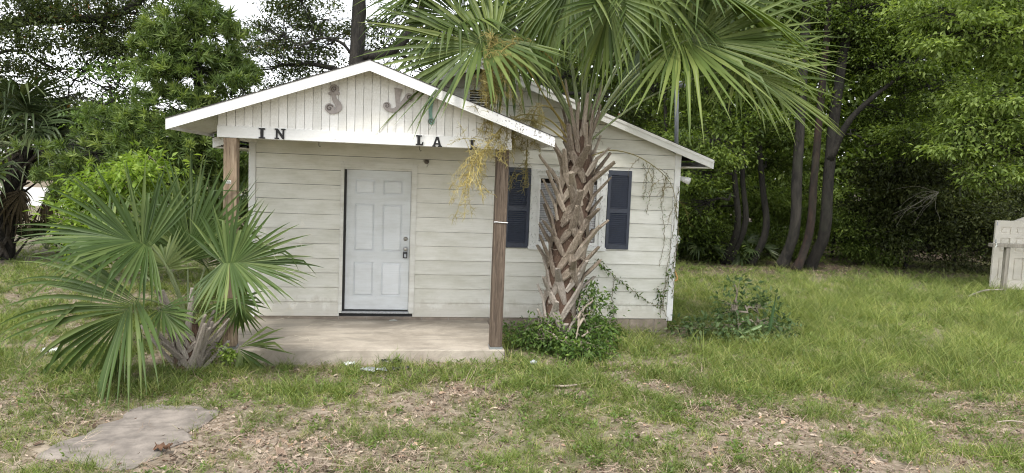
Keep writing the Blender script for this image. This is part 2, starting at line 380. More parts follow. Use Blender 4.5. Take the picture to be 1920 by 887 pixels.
# ------------------------------------------------------------------ house
W = 6.31; RH = .2106; ZB = .20
house = thing('house', 'small white clapboard house with gabled front porch', 'house', (0, 0, 0))
PK, SL, OV = 3.96, .356, .45            # main gable peak (top of roof), slope, side overhang
CX = W/2
def roof_z(x): return PK-SL*abs(x-CX)
PPX, PPZ, PSL, PHW = 1.69, 3.585, .352, 2.20      # porch gable
def proof_z(x): return PPZ-PSL*abs(x-PPX)
# wall core (behind the boards), with openings for the door and the window
DX0, DX1, DZ0, DZ1 = 1.3247, 2.2387, .293, 2.325
WX0, WX1, WZ0, WZ1 = 4.0, 5.18, 1.27, 2.43
core = MB(); yb, yf = .14, .012
for x0, x1, z0, z1 in ((0, DX0-.06, ZB, 2.6), (DX0-.06, DX1+.05, DZ1+.05, 2.6), (DX1+.05, WX0+.06, ZB, 2.6), (WX0+.06, WX1-.06, ZB, WZ0+.06), (WX0+.06, WX1-.06, WZ1-.06, 2.6), (WX1-.06, W, ZB, 2.6)):
    core.box(x0, x1, yf, yb, z0, z1)
core.prism([(0, 2.6), (W, 2.6), (W, roof_z(W)-.08), (CX, PK-.08), (0, roof_z(0)-.08)], yf, yb)
core.box(DX0-.06, DX1+.05, yf, yb, ZB-.02, DZ0-.05)
core.build('wall', M['dark'], house)  # near-black core puts the lap shadows between boards into the colour
# side and rear walls with lapped profile
sw = MB()
for k in range(12):
    z0 = ZB+k*RH; z1 = min(z0+RH, 2.72)
    for xs, sg in ((0, -1), (W, 1)):
        sw.hexa([(xs, .02, z0), (xs+sg*.018, .02, z0), (xs+sg*.018, 7.5, z0), (xs, 7.5, z0), (xs, .02, z1), (xs+sg*.006, .02, z1), (xs+sg*.006, 7.5, z1), (xs, 7.5, z1)])
    sw.hexa([(0, 7.5, z0), (W, 7.5, z0), (W, 7.518, z0), (0, 7.518, z0), (0, 7.5, z1), (W, 7.5, z1), (W, 7.506, z1), (0, 7.506, z1)])
sw.prism([(0, 2.7), (W, 2.7), (W, roof_z(W)-.12), (CX, PK-.12), (0, roof_z(0)-.12)], 7.42, 7.5)
sw.build('side_wall', M['siding'], house)
# front boards
def cut(segs, a, b, z0, z1, cz0, cz1):
    out = []
    for x0, x1, s0, s1 in segs:
        if b <= x0 or a >= x1 or cz1 <= s0 or cz0 >= s1: out.append((x0, x1, s0, s1)); continue
        if a > x0: out.append((x0, a, s0, s1))
        if b < x1: out.append((b, x1, s0, s1))
        if cz0 > s0+.01: out.append((max(a, x0), min(b, x1), s0, cz0))
        if cz1 < s1-.01: out.append((max(a, x0), min(b, x1), cz1, s1))
    return out
CB = .075
for k in range(18):
    z0 = ZB+k*RH; z1 = z0+RH-.0055
    if z0 > PK-.2: break
    def ylap(z): return -.026+.019*(z-z0)/RH
    if z1 < 2.75:
        segs = [(CB, W-CB, z0, z1)]
        segs = cut(segs, DX0-.075, DX1+.07, z0, z1, ZB-.1, DZ1+.075)
        segs = cut(segs, WX0+.02, WX1-.02, z0, z1, WZ0+.02, WZ1-.02)
        groups = {}
        # one board per unbroken run; butt joints where the photograph shows none are left out
        runs = []
        for s in sorted(segs):
            if runs and abs(runs[-1][-1][1]-s[0]) < 1e-6: runs[-1].append(s)
            else: runs.append([s])
        for r in runs:
            mb = MB()
            for x0, x1, a0, a1 in r:
                dz = random.uniform(-.0015, .0015)
                mb.hexa([(x0, ylap(a0), a0+dz), (x1, ylap(a0), a0-dz), (x1, .01, a0-dz), (x0, .01, a0+dz), (x0, ylap(a1), a1), (x1, ylap(a1), a1), (x1, .01, a1), (x0, .01, a1)])
            mb.build('siding_board', M['siding'], house)
    else:
        h0 = (PK-.077-z0)/SL; h1 = max((PK-.077-z1)/SL, 0.01)
        a0, b0, a1, b1 = max(CX-h0, 0), min(CX+h0, W), max(CX-h1, 0), min(CX+h1, W)
        if h0 <= .02: continue
        MB().hexa([(a0, ylap(z0), z0), (b0, ylap(z0), z0), (b0, .01, z0), (a0, .01, z0), (a1, ylap(z1), z1), (b1, ylap(z1), z1), (b1, .01, z1), (a1, .01, z1)]).build('siding_board', M['siding'], house)
for x0, x1 in ((-.02, CB-.002), (W-CB+.002, W+.02)):
    MB().box(x0, x1, -.032, .02, ZB-.03, 2.78).build('corner_board', M['trim'], house, bevel=.003)
# foundation blocks
mor = MB().box(.06, W-.06, -.0, .16, -.25, ZB-.004).build('foundation', M['mortar'], house)
blk = None
for row, zz in enumerate((ZB-.2, ZB-.405)):
    x = .05-(.2 if row else 0)
    while x < W-.1:
        x0 = max(x, .05); x1 = min(x+.39, W-.05)
        if x1-x0 > .08: MB().box(x0, x1, -.008-random.random()*.004, .1, zz+.008, zz+.192).build('block', M['block'], mor, bevel=.006)
        x += .40
# main roof
rf = MB()
for sg in (-1, 1):
    xe = CX+sg*(CX+OV); ze = PK-SL*(CX+OV)
    p = [(CX, -.27, PK), (xe, -.27, ze), (xe, 7.8, ze), (CX, 7.8, PK)]
    top = [(a, b, c+.010) for a, b, c in p]; bot = [(a, b, c+.0005) for a, b, c in p]
    rf.hexa(bot+top)
main_roof = rf.build('roof', M['shingle'], house)
def rake(x0, z0, x1, z1, y0, y1, h, name, mat, parent):
    return MB().prism([(x0, z0-h), (x1, z1-h), (x1, z1), (x0, z0)], y0, y1).build(name, mat, parent)
for sg in (-1, 1):
    xe = CX+sg*(CX+OV-.005); ze = PK-SL*(CX+OV-.005)
    a, b_ = ((xe, ze-.001), (CX, PK-.001)) if sg < 0 else ((CX, PK-.001), (xe, ze-.001))
    rake(*a, *b_, -.262, -.235, .13, 'rake_board', M['trim'], house)
    a2 = (a[0], a[1]-.0); rake(a[0], a[1], b_[0], b_[1], -.274, -.2625, .04, 'rake_trim', M['trim'], house)
    # sloped soffit and eave box
    xw = CX+sg*CX; s0, s1 = sorted((xe, CX)); za, zb_ = (ze, PK) if sg < 0 else (PK, ze)
    MB().prism([(s0, za-.075), (s1, zb_-.075), (s1, zb_-.002), (s0, za-.002)], -.233, .0).build('soffit', M['ceil'], house)
    MB().box(*sorted((xe, xe-sg*.022)), -.233, 7.78, ze-.13, ze-.024).build('eave_board', M['trim'], house)
    MB().box(*sorted((xe-sg*.024, xw+sg*.021)), -.231, 7.78, ze-.125, ze-.112).build('eave_soffit', M['ceil'], house)
# gable vent
vent = MB()
vx0, vx1, vz0, vz1 = 3.02, 3.37, 3.22, 3.57
for bx in ((vx0, vx0+.025, vz0, vz1), (vx1-.025, vx1, vz0, vz1), (vx0+.025, vx1-.025, vz0, vz0+.025), (vx0+.025, vx1-.025, vz1-.025, vz1)):
    vent.box(bx[0], bx[1], -.038, -.001, bx[2], bx[3])
vent = vent.build('gable_vent', M['peel'], house)
MB().box(vx0+.025, vx1-.025, -.024, -.021, vz0+.025, vz1-.025).build('vent_backing', M['black'], vent)
lm = MB().hexa([(vx0+.026, -.036, 0), (vx1-.026, -.036, 0), (vx1-.026, -.028, .005), (vx0+.026, -.028, .005), (vx0+.026, -.036, .007), (vx1-.026, -.036, .007), (vx1-.026, -.028, .011), (vx0+.026, -.028, .011)]).mesh('louvre', M['peel'])
for k in range(8):
    l = obj('louvre', lm, vent); l.location = (0, 0, vz0+.035+k*.036)
# porch
SX0, SX1, SY = -.01, 3.42, -1.86
MB().zprism([(SX0, SY), (SX1, SY), (SX1-.005, -.06), (SX1-.06, -.012), (SX0, -.012)], -.2, .155).build('porch_floor', M['slab'], house, bevel=.012)
def post(x0, mat):
    mb = MB().box(x0, x0+.15, SY+.03, SY+.18, .185, 2.642); return mb.build('porch_post', mat, house, bevel=.006)
p1 = post(.04, M['post']); p2 = post(3.235, M['post2'])
for p_, x0 in ((p1, .04), (p2, 3.235)):
    MB().box(x0-.006, x0+.156, SY+.024, SY+.186, .1555, .184).build('post_base', M['steel'], p_)
# number tag and nail
tgc = at(428, 341, SY+.03)
tg = MB().box(tgc[0]-.032, tgc[0]+.032, SY+.026, SY+.0295, tgc[2]-.018, tgc[2]+.018).build('number_tag', M['tagwhite'], p1)
def glyph(mb, strokes, ox, oz, s, y, wd=.16):
    for (x0, z0, x1, z1) in strokes:
        d = nrm((x1-x0, z1-z0)); n = np.array([-d[1], d[0]])*wd/2
        pts = [(ox+(a+n[0]*e)*s, oz+(c+n[1]*e)*s) for a, c, e in ((x0, z0, -1), (x1, z1, -1), (x1, z1, 1), (x0, z0, 1))]
        mb.prism(pts, y-.001, y)
gl = MB()
for i, st in enumerate(([(0, 1, .6, 1), (.6, 1, .6, .5), (.6, .5, 0, .5), (0, .5, 0, 0), (0, 0, .6, 0)], [(0, 0, 0, 1), (0, 1, .6, 1), (.6, 1, .6, 0), (.6, 0, 0, 0)], [(0, 0, 0, 1), (0, .5, .6, .5), (.6, .5, .6, 0), (.6, 0, 0, 0)])):
    glyph(gl, st, tgc[0]-.026+i*.019, tgc[2]-.011, .022, SY+.0258)
gl.build('numeral', M['letter'], p1)
st_ = at(937, 417, SY+.02)
MB().tube([(3.225, SY+.03, st_[2]+.001), (3.26, SY+.018, st_[2]+.004), (3.33, SY+.02, st_[2]-.001), (3.40, SY+.022, st_[2]-.004)], .006, 6).build('tie_strip', M['white'], p2)
# header and gable boards
HX0, HX1, HY = -.03, 3.41, SY+.02
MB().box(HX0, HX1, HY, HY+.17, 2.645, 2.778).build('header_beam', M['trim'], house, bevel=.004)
for x0 in (HX0, HX1-.12):
    MB().box(x0, x0+.12, HY+.172, -.035, 2.648, 2.775).build('side_beam', M['ceil'], house)
MB().box(HX0+.12, HX1-.12, HY+.172, -.035, 2.72, 2.732).build('porch_ceiling', M['ceil'], house)
BW = .0965; x = HX0+.01; nb = 0
backg = MB().prism([(HX0+.012, 2.779), (HX1-.012, 2.779), (HX1-.012, proof_z(HX1)-.084), (PPX, PPZ-.084), (HX0+.012, proof_z(HX0)-.084)], HY+.03, HY+.06).build('gable_backing', M['gable'], house)
while x < HX1-.02:
    x1 = min(x+BW-.006, HX1-.01); zt = lambda q: proof_z(q)-.081
    poly = [(x, 2.7785), (x1, 2.7785), (x1, zt(x1))]+([(PPX, zt(PPX))] if x < PPX < x1 else [])+[(x, zt(x))]
    MB().prism(poly, HY+.012+random.uniform(-.001, .001), HY+.03).build('gable_board', M['gable'], house)
    x += BW
# porch roof
YF = -2.12
pr = MB()
for sg in (-1, 1):
    xe = PPX+sg*PHW; ze = PPZ-PSL*PHW
    p = [(PPX, YF-.005, PPZ), (xe, YF-.005, ze), (xe, -.0, ze), (PPX, -.0, PPZ)]
    pr.hexa([(a, b, c+.0005) for a, b, c in p]+[(a, b, c+.009) for a, b, c in p])
pr.build('porch_roof', M['shingle'], house)
for sg in (-1, 1):
    xe = PPX+sg*(PHW-.004); ze = PPZ-PSL*(PHW-.004)
    a, b_ = ((xe, ze-.001), (PPX, PPZ-.001)) if sg < 0 else ((PPX, PPZ-.001), (xe, ze-.001))
    mt = M['trim'] if sg < 0 else M['peel'] if False else M['trim']
    rake(*a, *b_, YF+.002, YF+.026, .098, 'rake_board', mt, house)
    rake(a[0], a[1]-.095, b_[0], b_[1]-.095, YF+.004, YF+.04, .022, 'rake_trim', M['trim'], house)
    s0, s1 = sorted((xe, PPX)); za, zb_ = (ze, PPZ) if sg < 0 else (PPZ, ze)
    MB().prism([(s0, za-.08), (s1, zb_-.08), (s1, zb_-.002), (s0, za-.002)], YF+.042, -.002).build('porch_soffit', M['ceil'], house)
    MB().box(*sorted((xe, xe-sg*.02)), YF+.028, -.004, ze-.11, ze-.03).build('eave_board', M['trim'], house)
# letters
def serif(ch):
    if ch == 'I': return [[(.0, 0), (.6, 0), (.6, .13), (.44, .13), (.44, .87), (.6, .87), (.6, 1), (0, 1), (0, .87), (.16, .87), (.16, .13), (0, .13)]]
    if ch == 'L': return [[(0, 0), (.72, 0), (.76, .34), (.64, .34), (.58, .14), (.42, .14), (.42, .87), (.58, .87), (.58, 1), (0, 1), (0, .87), (.14, .87), (.14, .13), (0, .13)]]
    if ch == 'N': return [[(0, 0), (.42, 0), (.42, .12), (.28, .12), (.28, .66), (.74, 0), (.9, 0), (.9, .88), (1.02, .88), (1.02, 1), (.6, 1), (.6, .88), (.74, .88), (.74, .36), (.3, 1), (0, 1), (0, .88), (.12, .88), (.12, .12), (0, .12)]]
    if ch == 'A': return [[(-.02, 0), (.34, 0), (.34, .12), (.26, .12), (.30, .24), (.62, .24), (.66, .12), (.58, .12), (.58, 0), (.98, 0), (.98, .12), (.88, .12), (.6, 1), (.36, 1), (.07, .12), (-.02, .12)]]
for ch, px, py in (('I', 491, 250), ('N', 525, 251), ('L', 787, 263), ('A', 820, 266), ('L', 887, 272)):
    c_ = at(px, py, HY-.012); s = .120; mb = MB()
    for poly in serif(ch):
        w_ = max(p[0] for p in poly); mb.prism([(c_[0]+(a-w_/2)*s, c_[2]+(z-.5)*s) for a, z in poly], HY-.014, HY-.001)
    if ch == 'A': mb.prism([(c_[0]+(a-.49)*s, c_[2]+(z-.5)*s) for a, z in ((.36, .38), (.58, .38), (.47, .72))], HY-.0146, HY-.0141)
    lt = mb.build('letter', M['letter'], house); lt['label'] = 'black slab serif letter %s on the header' % ch
    if ch == 'A':
        lt.data.materials.append(M['trim'])
        for p in lt.data.polygons:
            if p.center.y < HY-.01405 and p.index >= len(serif('A')[0])+2: p.material_index = 1
# scroll ornaments on the gable
def zp(X, Y_): return at(590+X/7.385, 140+Y_/7.385, HY)[[0, 2]]
def ribbon(mb, path, widths, y0, y1, n=26):
    P = smooth_path([zp(*p) for p in path], n); wd = np.interp(np.linspace(0, 1, n), np.linspace(0, 1, len(widths)), widths)
    T = np.gradient(P, axis=0); T /= np.linalg.norm(T, axis=1)[:, None]; Nn = np.stack([-T[:, 1], T[:, 0]], 1)
    A, B = P+Nn*wd[:, None]/2, P-Nn*wd[:, None]/2
    for i in range(n-1):
        q = [B[i], B[i+1], A[i+1], A[i]]
        mb.hexa([(q[0][0], y0, q[0][1]), (q[1][0], y0, q[1][1]), (q[1][0], y1, q[1][1]), (q[0][0], y1, q[0][1]),
                 (q[3][0], y0, q[3][1]), (q[2][0], y0, q[2][1]), (q[2][0], y1, q[2][1]), (q[3][0], y1, q[3][1])])
def disc(mb, X, Y_, r, y0, y1, n=20):
    c_ = zp(X, Y_); mb.prism([(c_[0]+r*math.cos(a), c_[1]+r*math.sin(a)) for a in np.linspace(0, 2*math.pi, n, endpoint=False)], y0, y1)
def spiral(mb, X, Y_, r, y, turns=1.6, a0=0., sg=1):
    c_ = zp(X, Y_); P = [(c_[0]+r*t*math.cos(a0+sg*t*turns*2*math.pi), y, c_[1]+r*t*math.sin(a0+sg*t*turns*2*math.pi)) for t in np.linspace(.12, 1, 30)]
    mb.tube(P, .0055, 5)
mm = 1/(7.385*155)
yo0, yo1, yl = HY-.010, HY+.013, HY-.012
for mat, label, build in (
    (M['ornament'], 'taupe scroll shaped like an S', lambda b, l: (disc(b, 272, 200, 62*mm, yo0, yo1), ribbon(b, [(192, 262), (268, 255), (345, 262)], [30*mm, 50*mm, 30*mm], yo0-.002, yo1-.001, 8), ribbon(b, [(262, 275), (275, 340), (320, 400), (335, 455), (290, 508), (215, 515), (165, 470)], [60*mm, 66*mm, 80*mm, 88*mm, 60*mm, 50*mm, 36*mm], yo0+.001, yo1-.002), disc(b, 208, 462, 62*mm, yo0+.002, yo1-.003), spiral(l, 272, 200, 40*mm, yl, 1.6, 1), spiral(l, 208, 462, 46*mm, yl, 1.4, 3, -1))),
    (M['ornament'], 'taupe crescent scroll with fluted column', lambda b, l: (ribbon(b, [(1160, 190), (1150, 300), (1150, 440)], [112*mm, 70*mm, 46*mm], yo0+.002, yo1, 10), ribbon(b, [(965, 420), (1000, 480), (1100, 490), (1200, 430), (1290, 330)], [30*mm, 40*mm, 56*mm, 76*mm, 100*mm], yo0, yo1-.001), disc(b, 1000, 430, 52*mm, yo0+.001, yo1-.002), disc(b, 1305, 318, 58*mm, yo0+.001, yo1-.003), spiral(l, 1000, 430, 38*mm, yl, 1.4, 0), spiral(l, 1305, 318, 40*mm, yl, 1.5, 2, -1))),
    (M['orn_green'], 'weathered green scroll with curled foot', lambda b, l: (ribbon(b, [(1625, 325), (1605, 430), (1605, 530), (1612, 620)], [70*mm, 60*mm, 42*mm, 40*mm], yo0, yo1, 14), disc(b, 1615, 645, 46*mm, yo0+.001, yo1-.002), spiral(l, 1615, 645, 40*mm, yl, 1.5, 1)))):
    b_, l_ = MB(), MB(); build(b_, l_)
    o1 = b_.build('scroll_ornament', mat, house); o1['label'] = label
    for i in range(0, len(l_.v), 150):
        gm_ = MB(); n_f = len(l_.f)//max(1, len(l_.v)//150)
        gm_.add(l_.v[i:i+150], [tuple(q-i for q in f_) for f_ in l_.f[(i//150)*n_f:(i//150+1)*n_f]])
        gm_.build('spiral_groove', M['ornament_dk'], o1)
# hook, broken light fitting
for px, py in ((598, 266), (787, 279)):
    c_ = at(px, py, HY+.05); MB().tube([(c_[0], HY+.05, 2.644), (c_[0], HY+.05, 2.60), (c_[0]+.012, HY+.05, 2.585), (c_[0]+.02, HY+.05, 2.597)], .004, 6).build('ceiling_hook', M['letter'], house)
c_ = at(800, 303, -.02)
fx = MB().tube([(c_[0], -.006, c_[2]), (c_[0], -.05, c_[2]), (c_[0]+.01, -.085, c_[2]-.015)], [.038, .03, .016], 10)
fx.tube([(c_[0]-.0, -.05, c_[2]), (c_[0]-.04, -.09, c_[2]+.02), (c_[0]-.055, -.07, c_[2]-.005)], .004, 5)
fx.tube([(c_[0]-.0, -.05, c_[2]), (c_[0]+.02, -.09, c_[2]-.05), (c_[0]+.0, -.07, c_[2]-.08)], .004, 5)
fx.build('light_socket', M['ornament_dk'], house)

# door
door = MB()
DY = .030
st = .115; cw = (DX1-DX0-3*st)/2
pz = [(.20, .70), (.86, 1.55), (1.69, 1.90)]            # panel openings above the door bottom (from low to high)
cols = [(DX0+st, DX0+st+cw), (DX0+2*st+cw, DX1-st)]
for x0, x1 in ((DX0, DX0+st), (cols[0][1], cols[1][0]), (DX1-st, DX1)):
    door.box(x0, x1, DY, DY+.035, DZ0, DZ1)
zs = [0]+[z for p in pz for z in p]+[DZ1-DZ0]
for i in range(0, len(zs), 2):
    for x0, x1 in cols: door.box(x0, x1, DY, DY+.035, DZ0+zs[i], DZ0+zs[i+1])
door = door.build('door', M['door'], house)
for x0, x1 in cols:
    for z0, z1 in pz:
        z0 += DZ0; z1 += DZ0; e = .010; i_ = .030
        pn = MB().box(x0+.0005, x1-.0005, DY+.017, DY+.03, z0+.0005, z1-.0005)
        a = [(x0+e, z0+e), (x1-e, z0+e), (x1-e, z1-e), (x0+e, z1-e)]; c2 = [(x0+i_, z0+i_), (x1-i_, z0+i_), (x1-i_, z1-i_), (x0+i_, z1-i_)]
        v = [(x_, DY+.0165, z_) for x_, z_ in a]+[(x_, DY+.001, z_) for x_, z_ in c2]
        pn.add(v, [(4, 5, 6, 7), (0, 1, 5, 4), (1, 2, 6, 5), (2, 3, 7, 6), (3, 0, 4, 7)])
        pn.build('panel', M['door'], door)
db = at(760.5, 448, DY); kb = at(760, 466.5, DY)
MB().tube([(db[0], DY+.002, db[2]), (db[0], DY-.012, db[2]), (db[0], DY-.014, db[2]), (db[0], DY-.02, db[2])], [.031, .031, .02, .017], 16).build('deadbolt', M['brass'], door, True)
MB().tube([(kb[0], DY+.002, kb[2]), (kb[0], DY-.008, kb[2]), (kb[0], DY-.012, kb[2]), (kb[0], DY-.035, kb[2]), (kb[0], DY-.05, kb[2]), (kb[0], DY-.062, kb[2]), (kb[0], DY-.066, kb[2])], [.032, .03, .013, .013, .026, .026, .018], 16).build('door_knob', M['brass'], door, True)
# frame, weatherstrip, threshold
fr = MB()
fx0, fx1 = DX0-.085, DX1+.085
fr.box(fx0, DX0-.035, -.038, .05, DZ0-.045, DZ1+.1).box(DX1+.012, fx1, -.038, .05, DZ0-.045, DZ1+.1).box(DX0-.035, DX1+.012, -.0375, .05, DZ1+.032, DZ1+.1)
fr.box(DX0-.035, DX1+.012, -.012, .052, DZ1+.004, DZ1+.0315)
frm = fr.build('door_frame', M['jamb'], house, bevel=.004)
MB().box(DX1+.003, DX1+.0118, .0, .052, DZ0-.02, DZ1+.0035).build('door_stop', M['jamb'], frm)
MB().box(fx0-.012, fx1+.012, -.048, -.0385, DZ1+.09, DZ1+.112).build('drip_cap', M['jamb'], frm)
MB().box(DX0-.0345, DX0-.003, .0, .05, DZ0-.02, DZ1+.0035).build('weatherstrip', M['black'], frm)
MB().box(DX0-.0345, DX1+.002, .012, .055, DZ0-.018, DZ0-.002).build('door_sweep', M['black'], frm)
MB().box(DX0-.0348, DX1+.0118, -.045, .06, DZ0-.045, DZ0-.0185).build('threshold', M['steel'], frm)
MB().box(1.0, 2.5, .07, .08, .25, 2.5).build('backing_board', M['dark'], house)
# window
wn = MB()
cs = .105
wn.box(WX0, WX0+cs, -.045, .06, WZ0, WZ1).box(WX1-cs, WX1, -.045, .06, WZ0, WZ1).box(WX0+cs, WX1-cs, -.044, .06, WZ1-.085, WZ1).box(WX0+cs, WX1-cs, -.044, .06, WZ0, WZ0+.04)
win = wn.build('window', M['peel'], house, bevel=.003)
MB().box(WX0-.012, WX1+.012, -.07, -.0455, WZ0-.03, WZ0+.022).build('sill', M['peel'], win, bevel=.004)
MB().box(WX0-.002, WX1+.002, -.06, -.0455, WZ1-.02, WZ1+.012).build('head_trim', M['peel'], win)
ix0, ix1, iz0, iz1 = WX0+cs, WX1-cs, WZ0+.04, WZ1-.085
sash = MB(); xm = (ix0+ix1)/2
for a0, a1 in ((ix0, ix0+.05), (xm-.035, xm+.035), (ix1-.05, ix1)): sash.box(a0, a1, -.02, .02, iz0, iz1)
for z0, z1 in ((iz0, iz0+.05), (iz1-.04, iz1)):
    for a0, a1 in ((ix0+.05, xm-.035), (xm+.035, ix1-.05)): sash.box(a0, a1, -.0195, .02, z0, z1)
sash.build('sash', M['trim'], win)
gm, gn, gb, go = new_mat('window_glass')
gt = gn.nodes.new('ShaderNodeBsdfTransparent'); gg = gn.nodes.new('ShaderNodeBsdfGlossy'); gg.inputs['Roughness'].default_value = .03
fz = gn.nodes.new('ShaderNodeFresnel'); fz.inputs[0].default_value = 1.5; mx = gn.nodes.new('ShaderNodeMixShader')
gn.links.new(fz.outputs[0], mx.inputs[0]); gn.links.new(gt.outputs[0], mx.inputs[1]); gn.links.new(gg.outputs[0], mx.inputs[2]); gn.links.new(mx.outputs[0], go.inputs[0])
for a0, a1 in ((ix0+.05, xm-.035), (xm+.035, ix1-.05)):
    MB().add([(a0, .0, iz0+.05), (a1, .0, iz0+.05), (a1, .0, iz1-.04), (a0, .0, iz1-.04)], [(0, 1, 2, 3)]).build('pane', gm, win)
bl = MB().hexa([(ix0+.02, .030, 0), (ix1-.02, .030, 0), (ix1-.02, .042, .029), (ix0+.02, .042, .029), (ix0+.02, .0285, .001), (ix1-.02, .0285, .001), (ix1-.02, .0405, .030), (ix0+.02, .0405, .030)]).mesh('blind_slat', M['blind'])
for k in range(28):
    z = iz0+.06+k*.035
    if z < iz1-.10:
        s_ = obj('blind_slat', bl, win); s_.location = (random.uniform(-.004, .004), 0, z)
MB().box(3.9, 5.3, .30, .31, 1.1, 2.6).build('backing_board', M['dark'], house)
# shutters
def shutter(x0, x1, z0, z1):
    f_ = MB(); s = .045; zm = z0+.49*(z1-z0)
    f_.box(x0, x0+s, -.052, -.021, z0, z1).box(x1-s, x1, -.052, -.021, z0, z1)
    for a, b2 in ((z0, z0+.075), (zm-.035, zm+.035), (z1-.075, z1)): f_.box(x0+s, x1-s, -.0515, -.021, a, b2)
    f_.box(x0+s, x1-s, -.028, -.0212, z0+.075, zm-.035).box(x0+s, x1-s, -.028, -.0212, zm+.035, z1-.075)
    sh = f_.build('shutter', M['shutter'], house, bevel=.002)
    lv = MB().hexa([(x0+s+.001, -.048, 0), (x1-s-.001, -.048, 0), (x1-s-.001, -.03, .017), (x0+s+.001, -.03, .017), (x0+s+.001, -.048, .007), (x1-s-.001, -.048, .007), (x1-s-.001, -.03, .024), (x0+s+.001, -.03, .024)]).mesh('louvre', M['shutter'])
    for a, b2 in ((z0+.075, zm-.035), (zm+.035, z1-.075)):
        n = int((b2-a-.01)/.030)
        for k in range(n):
            l = obj('louvre', lv, sh); l.location = (0, 0, a+.008+k*(b2-a-.03)/(n-1))
shutter(3.632, 3.995, 1.262, 2.452); shutter(5.187, 5.55, 1.272, 2.468)
# lamp, meter cap and hook on the right corner
c_ = at(1279, 336, .05)
fl = MB().box(W+.02, W+.05, .02, .08, c_[2]-.02, c_[2]+.05); fl.tube([(W+.045, .05, c_[2]+.02), (W+.10, .0, c_[2]-.005), (W+.165, -.05, c_[2]-.03)], [.03, .045, .055], 12)
fl.build('flood_lamp', M['white'], house, True)
c_ = at(1273, 449, .12)
MB().tube([(W+.02, .12, c_[2]), (W+.10, .10, c_[2]), (W+.115, .09, c_[2])], [.075, .07, .05], 16).build('outlet_cover', M['white'], house, True)
c_ = at(1269, 517, 0)
MB().tube(smooth_path([(W+.021, .01, c_[2]+.10), (W+.05, -.01, c_[2]+.03), (W+.075, -.01, c_[2]-.05), (W+.03, -.02, c_[2]-.08)], 14), .012, 7).build('hose_hook', M['orange'], house, True)
# service mast through the right roof slope
a0 = at(1270, 262, .6); a1 = at(1269, 165, .6)
mst = MB().tube([(a0[0], .6, roof_z(a0[0])-.05), (a1[0], .6, a1[2])], .032, 12); mst.tube([(a1[0], .6, a1[2]), (a1[0]+.02, .52, a1[2]+.06), (a1[0]+.03, .42, a1[2]+.02)], .045, 10)
mst.build('service_mast', simple('painted_conduit', (.27, .29, .32), .6), house, True)

# lock box hanging from the door knob
lk = thing('lock_box', 'black key lock box hanging from the white front door knob', 'lock box', (kb[0], DY-.04, kb[2]))
MB().box(kb[0]-.032, kb[0]+.03, DY-.055, DY-.012, kb[2]-.135, kb[2]-.045).build('lock_body', M['plastic_black'], lk, bevel=.008)
MB().box(kb[0]-.018, kb[0]+.016, DY-.0585, DY-.0555, kb[2]-.12, kb[2]-.07).build('dial_plate', M['plastic_grey'], lk)
MB().tube(smooth_path([(kb[0]-.024, DY-.03, kb[2]-.05), (kb[0]-.026, DY-.03, kb[2]+.0), (kb[0]-.0, DY-.03, kb[2]+.03), (kb[0]+.024, DY-.03, kb[2]+.0), (kb[0]+.022, DY-.03, kb[2]-.05)], 14), .006, 7).build('shackle', M['steel'], lk, True)

# ================================================================== vegetation
def leaf_quads(P, D, Nn, L, Wd, tint, fold=.25):
    """folded pointed leaves: P base, D direction, Nn normal, L length, Wd width -> V, F, tint"""
    n = len(P); S = np.cross(D, Nn); S /= np.linalg.norm(S, axis=1)[:, None]+1e-9
    U_ = np.cross(S, D); L = L[:, None]; Wd = Wd[:, None]
    V = np.empty((n, 4, 3)); V[:, 0] = P; V[:, 2] = P+D*L-U_*L*.12
    mid = P+D*L*.42
    V[:, 1] = mid+S*Wd*.5+U_*Wd*fold; V[:, 3] = mid-S*Wd*.5+U_*Wd*fold
    b = (np.arange(n)*4)[:, None]
    F = np.concatenate([b+[0, 2, 1], b+[0, 3, 2]], 0)
    return V.reshape(-1, 3), F, np.repeat(tint, 4)
def unit(A): return A/(np.linalg.norm(A, axis=1)[:, None]+1e-9)
def sprays(anchors, outdir, per, spread, L, Wd, r, flat=.35, droop=.25, tint_sd=.16, ctint=None):
    """leaf sprays around anchor points; outdir = growth direction at each anchor"""
    n = len(anchors); A = np.repeat(anchors, per, 0); O = np.repeat(unit(outdir), per, 0); m = len(A)
    off = r.normal(size=(m, 3))*[spread, spread, spread*flat]
    D = unit(unit(off)*.8+O*.7+r.normal(size=(m, 3))*.45+[0, 0, -droop])
    Nn = unit(r.normal(size=(m, 3))*.55+[0, 0, 1]+O*.15)
    ct = (r.normal(.5, .17, n) if ctint is None else ctint)
    t = np.clip(np.repeat(ct, per)+r.normal(0, tint_sd, m), 0, 1)
    s = np.exp(r.normal(0, .22, m))
    return leaf_quads(A+off, D, Nn, L*s, Wd*s, t)
def tufts(anchors, outdir, per, L, Wd, r, cone=1., ctint=None):
    """whorls of narrow blades"""
    n = len(anchors); A = np.repeat(anchors, per, 0); O = np.repeat(unit(outdir), per, 0); m = len(A)
    D = unit(O*.75+unit(r.normal(size=(m, 3)))*cone)
    Nn = unit(np.cross(D, r.normal(size=(m, 3))))
    ct = r.normal(.45, .17, n) if ctint is None else ctint
    t = np.clip(np.repeat(ct, per)+.25*np.einsum('ij,ij->i', D, O)-.1+r.normal(0, .1, m), 0, 1)
    s = np.exp(r.normal(0, .2, m))
    return leaf_quads(A-O*r.uniform(0, .12, m)[:, None], D, Nn, L*s, np.full(m, Wd), t, .1)
def blob_pts(c, rad, n, r, shell=.55):
    d = unit(r.normal(size=(n, 3))); q = r.uniform(shell**3, 1, n)**(1/3)
    q *= 1+.18*np.sin(3*d[:, 0]+5*d[:, 2]+c[0])+.12*np.sin(7*d[:, 1]+4*d[:, 2])
    return np.asarray(c)+d*q[:, None]*np.asarray(rad), d
